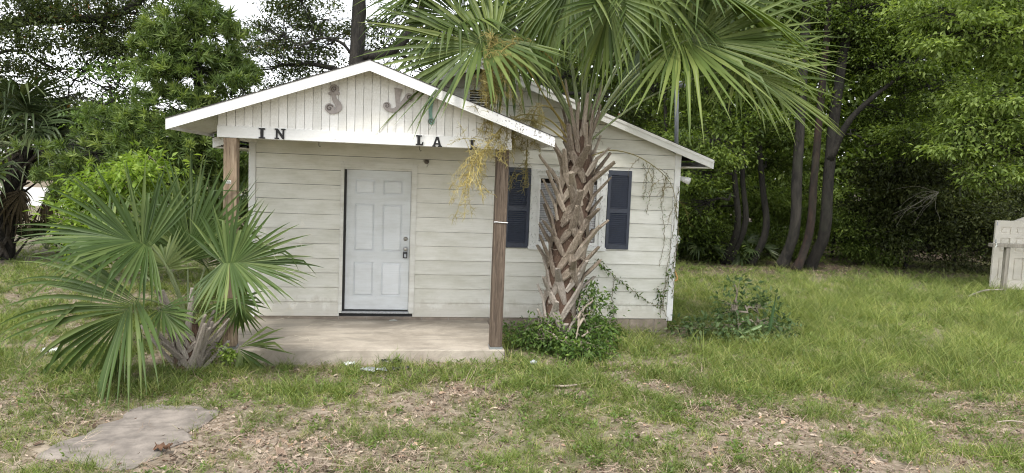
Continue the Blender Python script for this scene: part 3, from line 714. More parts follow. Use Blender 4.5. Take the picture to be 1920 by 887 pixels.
def tree(name, label, cat, trunk, r0, r1, blobs, leaf, L, Wd, per, dens, mat, bmat, seed, group=None, spread=.28, kind='leaf', limbs=(), twig=True, trunk_name='trunk', crown_name='crown', flat=.35, droop=.25, shell=.55, rootflare=1.35, twr=.012, cone=1.):
    """trunk: list of points; blobs: (centre, radii, anchors) ; limbs: extra explicit limb paths (pts, r0, r1)"""
    r = np.random.default_rng(seed); random.seed(seed)
    tp = smooth_path(trunk, max(8, 4*len(trunk))); tr = np.linspace(r0, r1, len(tp)); tr[0] *= rootflare; tr[1] *= 1+.3*(rootflare-1)
    root = thing(name, label, cat, tp[0], group)
    mb = MB(); mb.tube(tp, list(tr), 12, .5, True, 1., .16)
    nodes = [(p, q) for p, q in zip(tp, tr)]
    for pts, a, b_ in limbs:
        lp = smooth_path(pts, 12); lr = np.linspace(a, b_, 12); mb.tube(lp, list(lr), 9, .5, True, 1., .15); nodes += list(zip(lp, lr))
    VV, FF, TT = [], [], []; off = 0
    for c, rad, n in blobs:
        c = np.asarray(c, float); n = int(n*dens)
        # limb from the nearest lower node to the blob
        P = np.array([q[0] for q in nodes[:len(tp)+12*len(limbs)]]); cost = np.linalg.norm(P-c, axis=1)+np.where(P[:, 2] > c[2]+.3, 3., 0)
        i = int(cost.argmin()); a = P[i]; ra = max(nodes[i][1]*.6, .02); ra = min(ra, .09)
        mid = (a+c)/2+[0, 0, .15*np.linalg.norm(c-a)]
        lp = bez(a, mid, c, 9)+np.r_[np.zeros((1, 3)), r.normal(0, .04, (8, 3))]; lr = np.linspace(ra, twr*1.3, 9)
        mb.tube(lp, list(lr), 7, .5, True, 1., .1)
        A, d = blob_pts(c, rad, n, r, shell)
        A[:, 2] = np.maximum(A[:, 2], .12)
        if twig:
            for k in r.choice(n, min(n, 26), replace=False):
                s = lp[int(r.integers(4, 9))]; m_ = (s+A[k])/2+r.normal(0, .08, 3)
                mb.tube(bez(s, m_, A[k], 4), [twr, twr*.8, twr*.6, twr*.3], 4, .5, False)
        # clumps: part of the anchors gather round a few sub-centres
        k = max(3, n//11); sub = A[r.integers(0, n, k)]; sel = r.random(n) < (.72 if kind == 'leaf' else .45)
        A[sel] = sub[r.integers(0, k, sel.sum())]+r.normal(0, .5, (sel.sum(), 3))*np.asarray(rad)*.28*[1, 1, .55 if kind == 'leaf' else 1.]
        A[:, 2] = np.maximum(A[:, 2], .08)
        ct = np.clip(r.normal(.45, .15, n)+.0*A[:, 2], 0, 1)
        if kind == 'leaf': v, f, t = sprays(A, d+[0, 0, .1], per, spread, L, Wd, r, flat, droop, .16, ct)
        else: v, f, t = tufts(A, d+[0, 0, .5], per, L, Wd, r, cone, ct)
        VV.append(v); FF.append(f+off); TT.append(t); off += len(v)
    mb.build(trunk_name, bmat, root, True)
    if VV: obj(crown_name, np_mesh(crown_name, np.concatenate(VV), np.concatenate(FF), mat, np.concatenate(TT)), root)
    return root

# ------------------------------------------------------------------ palms
DOWN = np.array([0, 0, -1.])
def frond_np(hub, D, Nn, L, nl=46, arc=4.3, fold=.45, droop=.5, costa=.32, recurve=.9, join=.38, wmax=.042, r=None, tipdry=.35, base_t=.45, kink=.18):
    """a costapalmate fan; returns V, F(quads), tint"""
    D = nrm(D); Nn = nrm(np.asarray(Nn)-D*np.dot(Nn, D)); S = np.cross(D, Nn)
    # costa
    K = 9; ds = costa*L/K; pts = [np.asarray(hub, float)]; dirs = [D.copy()]; d = D.copy(); n_ = Nn.copy()
    for k in range(K):
        d2 = nrm(d-n_*recurve/K); n_ = nrm(n_+d*recurve/K); d = d2
        pts.append(pts[-1]+d*ds); dirs.append(d)
    pts = np.array(pts); dirs = np.array(dirs)
    V, F, T = [], [], []; off = 0; J = 9
    sv = np.linspace(0, 1, J)
    for i in range(nl):
        u = -1+2*(i+.5)/nl; au = abs(u)
        tpos = (1-au**.75)*K; k = min(int(tpos), K-1); fr = tpos-k
        p0 = pts[k]*(1-fr)+pts[k+1]*fr; Dt = nrm(dirs[k]*(1-fr)+dirs[k+1]*fr); Nt = np.cross(S, Dt)
        a = u*arc/2+r.normal(0, .035); sg = math.copysign(1, u)
        lat = S*math.cos(fold)+Nt*math.sin(fold)*sg
        dr = nrm(math.cos(a)*Dt+math.sin(a)*lat)
        Tn = nrm(-math.sin(a)*Dt+math.cos(a)*lat)
        ll = L*(.66+.34*math.cos(a*.55))*r.uniform(.9, 1.06)*(1 if r.random() > .06 else .7)
        q = p0.copy(); dd = dr.copy(); h = ll/(J-1); tw = r.normal(0, .22); dp = droop*r.uniform(.6, 1.5)
        side = Tn
        base = np.clip(base_t+.03+r.normal(0, .12), .05, .78); kk = r.uniform(.45, .8) if r.random() < kink else 9
        cv = []; ct = []
        dth = arc/nl
        for j in range(J):
            s = sv[j]
            if j: 
                dd = nrm(dd+DOWN*(dp*h*1.6*s**1.3/max(L, .6)+(.9 if kk < s < kk+.14 else 0))); q = q+dd*h
            sd = nrm(side-dd*np.dot(side, dd)); nv = np.cross(sd, dd)
            ang = tw*max(0, s-join); sd2 = sd*math.cos(ang)+nv*math.sin(ang)
            wj = min(s*ll*dth*1.45+.006, wmax*1.35) if s <= join else wmax*(1-((s-join)/(1-join))**1.5)
            wj = max(wj, .004 if s < .99 else .0015)
            nv2 = np.cross(sd2, dd)
            cv += [q-sd2*wj*.5, q-nv2*wj*.36, q+sd2*wj*.5]
            ct += [base+(.5-base*.4)*max(0, s-.86)*tipdry*7]*3
        V += cv; T += ct
        for j in range(J-1):
            o0 = off+3*j; F += [(o0, o0+1, o0+4, o0+3), (o0+1, o0+2, o0+5, o0+4)]
        off += 3*J
    return np.array(V), np.array(F), np.clip(np.array(T), 0, 1)
def petiole(mb, start, hub, D, up=.5, r0=.026, r1=.013, base_dir=None):
    start = np.asarray(start, float); hub = np.asarray(hub, float); ln = np.linalg.norm(hub-start)
    mid = (start+(base_dir if base_dir is not None else np.array([0, 0, 1.]))*ln*up*.8+hub-nrm(D)*ln*up*.5)/2 if up else (start+hub)/2
    P = bez(start, mid, hub, 10)
    mb.tube(P, list(np.linspace(r0, r1, 10)), 7, .5, True, .6); return P
def frond(root, start, hub, D, Nn, L, mat, r, **kw):
    up = kw.pop('up', .35); pr0 = kw.pop('r0', .026)
    pm = MB(); petiole(pm, start, hub, D, up, pr0, pr0*.5)
    v, f, t = frond_np(hub, D, Nn, L, r=r, **kw)
    pv = np.array(pm.v); F4 = [q for q in pm.f if len(q) == 4]
    b = obj('frond', np_mesh('frond', v, f, mat, t), root)
    obj('petiole', np_mesh('petiole', pv, np.array(F4), M['petiole'], None, True), b)
    if root.type == 'EMPTY':                             # the petiole is a child of the blade: same local frame
        pass
    return b
def spherical_frond(root, crown, az, el, plen, L, mat, r, Nup=1., **kw):
    """frond leaving the crown at azimuth az and elevation el"""
    d = np.array([math.cos(az)*math.cos(el), math.sin(az)*math.cos(el), math.sin(el)])
    sag = plen*.22*math.cos(el)
    hub = np.asarray(crown)+d*plen-np.array([0, 0, sag])
    D = nrm(d+[0, 0, -.45*math.cos(el)-.1]); side = nrm(np.cross(D, [0, 0, 1.])+1e-6); up = np.cross(side, D)
    tilt = r.normal(0, .35)
    return frond(root, np.asarray(crown)+d*.06, hub, D, up*math.cos(tilt)+side*math.sin(tilt), L, mat, r, **kw)
def boots(root, path, rad, n, r, L=(.3, .45), w=.085, mat=None, out=(.55, 1.0), zfrom=0, zto=1, part='leaf_base', arm=(.20, .30), spread=.62):
    """spiral of split leaf bases: two arms hug the trunk, cross those of the neighbours and join into an outward stub"""
    P = smooth_path(path, 40)
    for k in range(n):
        u = zfrom+(zto-zfrom)*(k+.5)/n; az0 = k*2.399+r.normal(0, .18)
        R0 = np.interp(u, [0, .5, 1], rad); lh = np.linalg.norm(P[-1]-P[0])
        def on(uu, az, rr):
            q = np.clip(uu, 0, .999)*39; i = min(int(q), 38); c = P[i]+(P[i+1]-P[i])*(q-i); T = nrm(P[i+1]-P[i])
            o = np.array([math.cos(az), math.sin(az), 0]); o = nrm(o-T*np.dot(o, T)); extra = min(uu, 0)*lh
            return c+T*extra+o*rr, o, T
        ah = r.uniform(*arm)/lh; sp = spread*r.uniform(.8, 1.2); ln = r.uniform(*L); an = r.uniform(*out); swing = r.normal(0, .22)
        J, o, T = on(u, az0, R0+.035); sd = np.cross(T, o)
        d = nrm(T*math.cos(an)+o*math.sin(an)+sd*swing)
        tb = r.uniform(.1, .9); th = .022
        def row(c, t, nn, ww, thk):
            sw_ = nrm(np.cross(t, nn)); n2 = np.cross(sw_, t)
            return [c-sw_*ww/2-n2*thk*.2, c-sw_*ww*.30+n2*thk*.8, c+sw_*ww*.30+n2*thk*.8, c+sw_*ww/2-n2*thk*.2, c+sw_*ww*.3-n2*thk, c-sw_*ww*.3-n2*thk]
        mb = MB(); v = []; f = []
        # arm one -> junction -> stub
        pts = []; sg = 1 if k % 2 else -1
        for q, ww in ((1, .55), (.62, .8), (.3, .95)):
            c, o_, T_ = on(u-ah*q, az0+sg*sp*q, R0+.004+.028*(1-q)); pts.append((c, o_, w*ww, th*.8))
        pts.append((J, o, w*1.02, th*1.1))
        for q, ww in ((.3, .92), (.65, .76), (1., .62)):
            c = J+d*ln*q+T*.04*q*q*ln; pts.append((c, nrm(o-d*np.dot(o, d)+T*.05), w*ww*r.uniform(.92, 1.08), th*(1.1-.4*q)))
        rows = []
        for i, (c, nn, ww, tk) in enumerate(pts):
            t = nrm(pts[min(i+1, len(pts)-1)][0]-pts[max(i-1, 0)][0]); rows.append(row(c, t, nn, ww, tk))
        e = rows[-1]; e[1] = e[1]-d*r.uniform(0, .03); e[0] = e[0]+d*r.uniform(-.02, .04); e[3] = e[3]-d*r.uniform(-.03, .03); e[2] = e[2]+d*r.uniform(0, .025)
        for rw in rows: v += rw
        m = len(rows)
        for j in range(m-1):
            for e_ in range(6): f.append((j*6+e_, j*6+(e_+1) % 6, j*6+6+(e_+1) % 6, j*6+6+e_))
        f += [(5, 4, 3, 2, 1, 0), tuple(range((m-1)*6, m*6))]
        # arm two, sharing the junction ring (row 3)
        b0 = len(v); rr2 = []
        for q, ww in ((1, .55), (.62, .8), (.3, .9)):
            c, o_, T_ = on(u-ah*q*1.05, az0-sg*sp*q, R0-.004+.026*(1-q)); rr2.append((c, o_, w*ww, th*.8))
        for i, (c, nn, ww, tk) in enumerate(rr2):
            nx_ = rr2[i+1][0] if i < 2 else J; t = nrm(nx_-c); v += row(c, t, nn, ww, tk)
        for j in range(2):
            for e_ in range(6): f.append((b0+j*6+e_, b0+j*6+(e_+1) % 6, b0+j*6+6+(e_+1) % 6, b0+j*6+6+e_))
        for e_ in range(6): f.append((b0+12+e_, b0+12+(e_+1) % 6, 18+(e_+1) % 6, 18+e_))
        f.append(tuple(b0+x_ for x_ in (5, 4, 3, 2, 1, 0)))
        mb.add(v, f, tb); mb.build(part, mat, root, False, True)
def fibres(root, path, rad, n, r):
    P = smooth_path(path, 40); mb = MB()
    for k in range(n):
        i = int(r.integers(1, 38)); az = r.uniform(0, 6.28); R0 = np.interp(i/39, [0, .5, 1], rad); o = np.array([math.cos(az), math.sin(az), 0])
        p = P[i]+o*(R0+r.uniform(-.02, .03)); d = nrm(r.normal(size=3)*.6+o*.3+[0, 0, -.3]); q = [p]
        for j in range(3): d = nrm(d+r.normal(size=3)*.35+[0, 0, -.1]); q.append(q[-1]+d*r.uniform(.03, .07))
        mb.tube(q, [.0035, .003, .0025, .0015], 3, r.random(), False)
    mb.build('trunk_fibre', M['boot'], root, False, True)['kind'] = 'stuff'
def inflorescence(name, root, path, n_br, r, droop=.55, br=(.25, .5), tw=(.05, .11), r0=.011, hang=1.0, start=.35, dens=26, tint=.55):
    mb = MB(); P = smooth_path(path, 22); mb.tube(P, list(np.linspace(r0, r0*.3, 22)), 6, .35, True)
    for k in range(n_br):
        u = start+(1-start)*(k+.5)/n_br; i = min(int(u*21), 20); p = P[i]; T = nrm(P[i+1]-P[i])
        d = nrm(r.normal(size=3)*1.0+T*.5+[0, 0, -.1]); q = p.copy(); ln = r.uniform(*br); Q = [q.copy()]
        for j in range(7):
            d = nrm(d+DOWN*droop*.5+r.normal(size=3)*.12); q = q+d*ln/7; Q.append(q.copy())
        mb.tube(Q, [.0036, .0034, .0032, .003, .0028, .0025, .0022, .0018], 3, tint+r.normal(0, .1), False)
        for j in range(dens):
            b = Q[1+int(r.integers(0, 7))]; dd = nrm(r.normal(size=3)+[0, 0, -.35*hang]); l2 = r.uniform(*tw)
            e1 = b+dd*l2*.5; e2 = e1+nrm(dd+r.normal(size=3)*.5+[0, 0, -.2])*l2*.5
            mb.tube([b, e1, e2], [.0026, .0023, .0016], 3, float(np.clip(tint+r.normal(0, .22), 0, 1)), False)
    return mb.build(name, M['infl'], root, False, True)

# ---- the tall cabbage palm in front of the window
rp = np.random.default_rng(21)
PB = gz(1045, 650, 0); YP = -1.05
trunk_path = [PB+[0, 0, -.05], at(1052, 560, YP), at(1066, 470, YP), at(1076, 380, YP), at(1086, 300, YP), at(1092, 225, YP)]
tall = thing('cabbage_palm', 'tall cabbage palm with criss-cross leaf bases standing before the window', 'palm tree', PB)
tb_ = MB(); tpp = smooth_path(trunk_path, 30)
tb_.tube(tpp, list(np.interp(np.linspace(0, 1, 30), [0, .06, .2, .5, .8, 1], [.2, .2, .215, .225, .175, .08])), 16, .4, True, 1., .12)
tb_.build('trunk', M['fibre'], tall, False, True)
boots(tall, trunk_path, [.20, .215, .19], 20, rp, (.14, .30), .112, M['boot_grey'], (.35, .75), .06, .34)
boots(tall, trunk_path, [.22, .235, .18], 42, rp, (.22, .42), .115, M['boot'], (.45, .95), .30, .84)
boots(tall, trunk_path, [.17, .15, .10], 18, rp, (.36, .6), .07, M['boot'], (.12, .4), .78, .97, spread=.5)
fibres(tall, trunk_path, [.22, .24, .17], 260, rp)
CRN = at(1092, 240, YP)
def pf(hub, Yh, tip, Yt, L, nb, start=None, mat='palm', **kw):
    h = at(*hub, Yh); t = at(*tip, Yt); D = nrm(t-h)
    s = at(*start, YP-.02) if start else CRN
    kw.setdefault('wmax', .049)
    return frond(tall, s, h, D, np.asarray(nb, float), L, M[mat], rp, **kw)
UPC = np.array([0, -.75, .65])          # faces up and towards the viewer
pf((930, 70), -1.75, (770, 105), -2.1, 1.45, (.1, -.8, .75), (1075, 238), fold=.3, droop=.28, nl=54, arc=4.6, recurve=.55, base_t=.5)
pf((955, 55), -1.35, (985, 190), -1.7, 1.0, (.5, -.8, .2), (1078, 235), fold=.4, droop=.45, nl=30, arc=2.2)
pf((1150, -15), -2.2, (1120, 150), -2.75, .95, (0, -.8, .55), (1095, 235), fold=.5, droop=.5, nl=44, arc=3.8, recurve=1.1)
pf((1035, -25), -1.2, (1000, 90), -1.7, 1.15, (-.2, -.7, .6), (1085, 230), fold=.5, droop=.6, nl=46, arc=4.0)
pf((1258, 84), -1.9, (1440, 45), -2.3, 1.75, (-.1, -.85, .5), (1108, 248), fold=.35, droop=.24, nl=56, arc=4.5, recurve=.35, base_t=.55)
pf((1375, 130), -1.5, (1530, 135), -1.8, 1.4, (-.1, -.8, .55), (1110, 262), fold=.35, droop=.28, nl=54, arc=4.2, recurve=.6, base_t=.58)
pf((1300, -30), -1.7, (1480, -20), -2.0, 1.8, (-.2, -.6, .75), (1104, 240), fold=.35, droop=.4, nl=54, arc=4.3, recurve=.7)
pf((1205, 60), -.75, (1235, 220), -.5, 1.05, (.4, -.6, .3), (1104, 245), fold=.45, droop=.5, nl=40, arc=3.4, base_t=.35)
pf((1140, -140), -.9, (1180, -220), -.5, 1.2, (0, -.9, .2), (1094, 228), fold=.5, droop=.7, nl=44, arc=4.2)
pf((1000, -120), -.8, (930, -190), -.4, 1.25, (-.3, -.6, .6), (1088, 228), fold=.5, droop=.8, nl=46, arc=4.2)
pf((860, -40), -1.1, (760, -60), -1.2, 1.25, (-.1, -.6, .8), (1080, 235), fold=.35, droop=.6, nl=46, arc=4.2)
pf((1250, -160), -1.2, (1330, -220), -1.2, 1.3, (.1, -.6, .7), (1098, 230), fold=.4, droop=.8, nl=46, arc=4.2)
pf((1085, -70), -1.9, (1040, 20), -2.5, 1.05, (-.1, -.8, .5), (1090, 230), fold=.5, droop=.6, nl=44, arc=4.2)
pf((1200, -70), -2.0, (1240, 30), -2.5, 1.15, (.1, -.8, .5), (1098, 232), fold=.5, droop=.6, nl=46, arc=4.2)
pf((940, -10), -.55, (880, 60), -.4, 1.0, (-.3, -.7, .5), (1082, 238), fold=.45, droop=.6, nl=40, arc=4, base_t=.35)
pf((1290, 60), -.6, (1360, 130), -.3, 1.15, (.2, -.7, .5), (1106, 250), fold=.45, droop=.6, nl=44, arc=4, base_t=.38)
pf((1330, 55), -1.1, (1540, 60), -1.2, 1.5, (-.1, -.7, .7), (1108, 250), fold=.4, droop=.4, nl=50, arc=4.2, base_t=.5)
pf((1215, 5), -1.5, (1330, -10), -1.9, 1.25, (0, -.8, .6), (1102, 240), fold=.45, droop=.6, nl=46, arc=4.2, base_t=.42)
pf((870, 20), -1.3, (760, 30), -1.5, 1.15, (-.1, -.7, .7), (1078, 240), fold=.35, droop=.4, nl=44, arc=4, base_t=.42)
# the unopened spear and reddish fibre at the heart
spm = MB(); spm.tube([CRN, at(1098, 150, YP), at(1106, 40, YP-.05), at(1112, -60, YP-.1)], [.03, .028, .02, .008], 7, .4)
spm.build('spear_leaf', M['petiole'], tall, True)
ri = np.random.default_rng(5)
inflorescence('flower_stalk', tall, [at(1078, 240, YP-.1), at(1040, 120, YP-.4), at(975, 80, YP-.8), at(930, 110, YP-1.05), at(922, 170, YP-1.05)], 40, ri, br=(.2, .45), start=.55, dens=26, tint=.5, droop=.4)
inflorescence('flower_stalk', tall, [at(1074, 255, YP-.05), at(1030, 195, YP-.2), at(975, 110, YP-.55), at(925, 75, YP-.8), at(915, 140, YP-.85), at(918, 230, YP-.85)], 46, ri, br=(.2, .38), start=.42, dens=24, tint=.5)
inflorescence('flower_stalk', tall, [at(1072, 275, YP-.05), at(1020, 235, YP-.3), at(960, 225, YP-.75), at(912, 275, YP-1.0), at(888, 312, YP-1.05), at(868, 348, YP-1.05)], 44, ri, br=(.25, .55), start=.34, dens=26, tint=.6, droop=.32)
inflorescence('flower_stalk', tall, [at(1072, 268, YP-.05), at(1030, 225, YP-.2), at(980, 215, YP-.5), at(950, 240, YP-.7), at(940, 280, YP-.75)], 24, ri, br=(.2, .45), start=.35, dens=24, tint=.62, droop=.3)
inflorescence('flower_stalk', tall, [at(1070, 262, YP-.05), at(1035, 205, YP-.15), at(1005, 205, YP-.3), at(990, 260, YP-.4), at(985, 330, YP-.4)], 26, ri, br=(.16, .34), start=.4, dens=24, tint=.55)
inflorescence('flower_stalk', tall, [at(1110, 292, YP), at(1150, 282, YP+.1), at(1205, 298, YP+.4), at(1255, 340, YP+.75), at(1270, 390, YP+.88)], 12, ri, br=(.25, .5), start=.5, dens=7, tint=.15, r0=.009)

# ---- the young palm by the left porch post
rc = np.random.default_rng(33)
CB_ = gz(352, 690, 0)
young = thing('young_palm', 'bushy young palm with fan leaves hiding the left porch post', 'palm', CB_)
yp_path = [CB_+[0, 0, -.06], CB_+[.0, .05, .25], CB_+[.0, .08, .55]]
t2 = MB(); t2.tube(smooth_path(yp_path, 8), [.16, .16, .15, .14, .13, .11, .09, .06], 12, .4, True, 1., .15); t2.build('trunk', M['fibre'], young, False, True)
boots(young, yp_path, [.13, .14, .10], 24, rc, (.32, .60), .075, M['boot_grey'], (.35, .95), .1, .75, arm=(.10, .16))
YC = CB_+np.array([0, .05, .45])
def yf(hub, Yh, tip, Yt, L, nb, mat='palm_blue', **kw):
    h = at(*hub, Yh); t = at(*tip, Yt)
    return frond(young, YC+nrm(h-YC)*.05, h, nrm(t-h), np.asarray(nb, float), L, M[mat], rc, **kw)
yf((284, 462), -2.6, (140, 410), -2.9, .98, (.25, -.8, .5), fold=.42, droop=.38, nl=50, arc=3.9, recurve=.5)
yf((416, 494), -2.6, (560, 478), -2.8, .80, (-.3, -.85, .4), fold=.35, droop=.36, nl=54, arc=4.7, recurve=.4)
yf((256, 560), -2.7, (130, 650), -3.0, 1.42, (-.2, -.75, .6), fold=.4, droop=.95, nl=52, arc=3.0, recurve=1.2, wmax=.05)
yf((352, 490), -2.0, (365, 330), -1.9, 1.02, (.1, -1, .05), fold=.45, droop=.12, nl=40, arc=2.6, recurve=.2)
yf((318, 500), -1.9, (290, 350), -1.8, .82, (.3, -1, .1), fold=.45, droop=.15, nl=38, arc=2.6, recurve=.2)
yf((385, 500), -1.75, (430, 350), -1.6, .98, (-.3, -1, .1), fold=.45, droop=.15, nl=38, arc=2.6, recurve=.2)
yf((215, 470), -1.7, (120, 380), -1.5, .9, (.2, -.8, .5), fold=.4, droop=.35, nl=40, arc=3.6)
yf((300, 580), -2.75, (335, 600), -3.1, .42, (.1, -.8, .7), fold=.3, droop=.5, nl=18, arc=2.0)
yf((445, 560), -2.0, (450, 610), -2.1, .42, (0, -1, .3), fold=.4, droop=.2, nl=24, arc=3.4, wmax=.035)
yf((312, 505), -2.3, (300, 440), -2.3, .45, (.1, -1, .3), fold=.3, droop=.2, nl=22, arc=3.4, base_t=.7, wmax=.03)
# pale threads hanging from the leaf splits
th = MB()
for k in range(40):
    p = at(rc.uniform(490, 590), rc.uniform(390, 640), -2.8+rc.normal(0, .1)); d = nrm(rc.normal(size=3)+[.6, 0, .1]); q = [p]
    for j in range(4): d = nrm(d+rc.normal(size=3)*.45+[0, 0, -.12]); q.append(q[-1]+d*.026)
    th.tube(q, [.0010]*5, 3, .5, False)
to = th.build('leaf_thread', M['thread'], young); to['kind'] = 'stuff'
# low palm seedling beside the post base
sd_ = gz(447, 690, 0)
seed_ = thing('palm_seedling', 'small yellow-green palm seedling bent over the left porch corner', 'palm seedling', sd_)
for tip, L, bt in (((520, 615), .5, .72), ((480, 720), .5, .6)):
    h = at(448, 652, -2.08)
    frond(seed_, sd_+[0, 0, .0], h, nrm(at(*tip, -2.25)-h), np.array([0, -.6, .8]) if tip[1] < 650 else np.array([.3, -.9, .2]), L, M['palm_blue'], rc, nl=9, arc=.7 if tip[1] < 650 else 1.5, fold=.3, droop=.3, wmax=.045, base_t=bt, r0=.009, up=.1)

# ---- dark palm at the far left
rf_ = np.random.default_rng(44)
fb = gz(8, 486, 0)
farp = thing('dark_palm', 'dark cabbage palm at the left edge with hanging dead fronds', 'palm tree', fb)
fpath = [fb, fb+[.05, 0, .9], fb+[.35, -.1, 1.9], fb+[.55, -.1, 2.5]]
t3 = MB(); t3.tube(smooth_path(fpath, 14), list(np.linspace(.2, .14, 14)), 12, .3, True, 1., .2); t3.build('trunk', M['bark_dk'], farp, False, True)
boots(farp, fpath, [.2, .18, .15], 30, rf_, (.2, .4), .09, bootmat('far_palm_boot', (.02, .016, .012), (.06, .05, .04), (.13, .11, .09)), (.5, 1.0), .05, .95)
fc = fpath[-1]
for k in range(28):
    el = [-.3, .15, .6, 1.05][k % 4]+rf_.normal(0, .1)
    spherical_frond(farp, fc, k*2.399+.4, el, rf_.uniform(.85, 1.2), 1.3, M['palm_dk'], rf_, nl=36, arc=4.0, fold=.4, droop=.8, wmax=.06)
for k in range(5):
    spherical_frond(farp, fc-[0, 0, .25], k*2.399, -.85+rf_.normal(0, .15), .7, .9, M['palm_dead'], rf_, nl=18, arc=2.4, fold=.6, droop=1.2, wmax=.04)
# low palmetto beside it
lp_ = gz(88, 478, 0)
low = thing('palmetto', 'low green palmetto on the far lawn beside the dark palm', 'palm', lp_)
for k in range(9):
    spherical_frond(low, lp_+[0, 0, .1], k*2.399, [.7, 1.0, 1.25][k % 3], .5, .7, M['palm_dk'], rf_, nl=28, arc=4, fold=.35, droop=.4, wmax=.05, r0=.015)
# palmettos in the wood
for px, py, lab, seed in ((1352, 505, 'spiky palmetto at the wood edge nearest the house', 1), (1455, 508, 'dark palmetto between the slender trunks in the wood', 2)):
    b_ = gz(px, py, 0)+[0, 1.6, 0]; rr = np.random.default_rng(seed)
    pm_ = thing('palmetto', lab, 'palm', b_)
    for k in range(8): spherical_frond(pm_, b_+[0, 0, .25], k*2.399+seed, [.35, .75, 1.1][k % 3], .45, .55, M['palm_dk'], rr, nl=26, arc=4, fold=.35, droop=.5, wmax=.05, r0=.015)

# ------------------------------------------------------------------ trees
def P_(px, py, Y): return at(px, py, Y)
def blob(px, py, Y, rx, rz, n, ry=None): return (at(px, py, Y), (rx, ry or rx, rz), n)
# big oak off the left edge whose canopy overhangs the lawn
tree('oak_tree', 'old oak whose sparse dark canopy fills the sky at upper left', 'tree',
     [(-10.5, 9, -.1), (-10.2, 9, 2), (-9.6, 9, 4.5), (-8.6, 8.8, 6.5)], .38, .2,
     [blob(30, 60, 8, 1.9, 1.3, 62), blob(120, 30, 8.5, 1.6, 1.2, 58), blob(60, 170, 8, 1.5, .95, 54), blob(160, 130, 8.5, 1.4, .95, 46), blob(210, 60, 9, 1.5, 1.1, 56), blob(270, 40, 9, 1.3, 1.1, 54), blob(235, 190, 9.5, .8, .6, 16), blob(110, 215, 8, 1.3, .45, 22), blob(-60, 120, 8, 1.8, 1.6, 60), blob(150, -90, 8, 2.6, 1.2, 80), blob(20, -70, 7.6, 2, 1.2, 60)],
     'leaf', .10, .045, 36, 1.4, M['oak'], M['bark_dk'], 11, spread=.24, limbs=[([(-9.6, 9, 4.5), P_(40, 40, 8.5), P_(215, 30, 8.8), P_(300, -40, 9)], .16, .07), ([(-10.2, 9, 3.4), P_(0, 98, 8.2), P_(75, 116, 8.2), P_(140, 150, 8.2)], .05, .015)])
# podocarpus beside the house
tree('podocarpus_tree', 'dense green yew-like tree with whorled needle leaves left of the porch roof', 'tree',
     [at(375, 470, 2.4), at(376, 300, 2.4), at(372, 150, 2.5), at(366, 0, 2.5), at(362, -90, 2.5)], .11, .03,
     [blob(330, 40, 2.2, .62, .5, 46), blob(400, 60, 2.4, .62, .5, 44), blob(300, 120, 2.2, .55, .5, 40), blob(370, 140, 2.0, .75, .55, 60), blob(430, 150, 2.6, .5, .5, 32), blob(320, 210, 2.0, .75, .5, 56), blob(400, 230, 2.2, .7, .5, 50), blob(345, 290, 1.9, .8, .55, 60), blob(270, 280, 2.0, .7, .5, 46), blob(410, 330, 2.3, .6, .6, 44), blob(345, 380, 2.0, .8, .6, 50), blob(445, 420, 2.6, .45, .6, 30), blob(350, -50, 2.4, .6, .5, 40), blob(370, -120, 2.5, .4, .5, 24)],
     'leaf', .145, .021, 34, 2.3, M['podo'], M['bark_dk'], 12, kind='tuft', twr=.009, cone=.85)
tree('podocarpus_tree', 'lower dark green needle-leaved tree behind the bright bush at left', 'tree',
     [at(215, 470, 4.2), at(218, 350, 4.2), at(225, 240, 4.2)], .08, .03,
     [blob(215, 235, 4.2, .75, .45, 40), blob(180, 290, 4.0, .8, .5, 50), blob(250, 290, 4.0, .7, .5, 46), blob(150, 340, 4.4, .7, .5, 36), blob(215, 360, 4, .9, .6, 52), blob(285, 340, 3.6, .7, .6, 42), blob(160, 410, 4.2, .7, .5, 36), blob(235, 430, 4.0, .9, .5, 46)],
     'leaf', .15, .022, 32, 1.9, M['podo'], M['bark_dk'], 13, kind='tuft', twr=.009, cone=.9)
# small open tree against the sky, left
tree('young_tree', 'thin young tree with loose leaves against the sky left of the yew', 'tree',
     [at(232, 470, 6), at(226, 330, 6), at(215, 215, 6), at(205, 160, 6)], .05, .015,
     [blob(225, 150, 6, .5, .5, 14), blob(195, 200, 6, .7, .45, 20), blob(250, 225, 6, .6, .4, 18)],
     'leaf', .09, .05, 26, 1, M['shrub'], M['bark_dk'], 14, spread=.2)
# bright shrub behind the young palm
tree('bright_bush', 'bright yellow-green leafy bush behind the young palm', 'bush',
     [at(225, 500, .2), at(222, 440, .2), at(225, 380, .2)], .03, .012,
     [blob(170, 350, .1, .34, .2, 20), blob(235, 335, 0, .38, .22, 26), blob(285, 310, .2, .28, .18, 16), blob(200, 385, 0, .45, .24, 28), blob(270, 370, .2, .4, .25, 24), blob(150, 420, .2, .4, .25, 22), blob(130, 465, .2, .35, .2, 16), blob(200, 440, .1, .5, .3, 26), blob(280, 430, .3, .45, .3, 22)],
     'leaf', .105, .042, 22, 1, M['bright'], M['twig'], 15, spread=.13, trunk_name='stem', crown_name='foliage', flat=.5, twr=.006, rootflare=1)
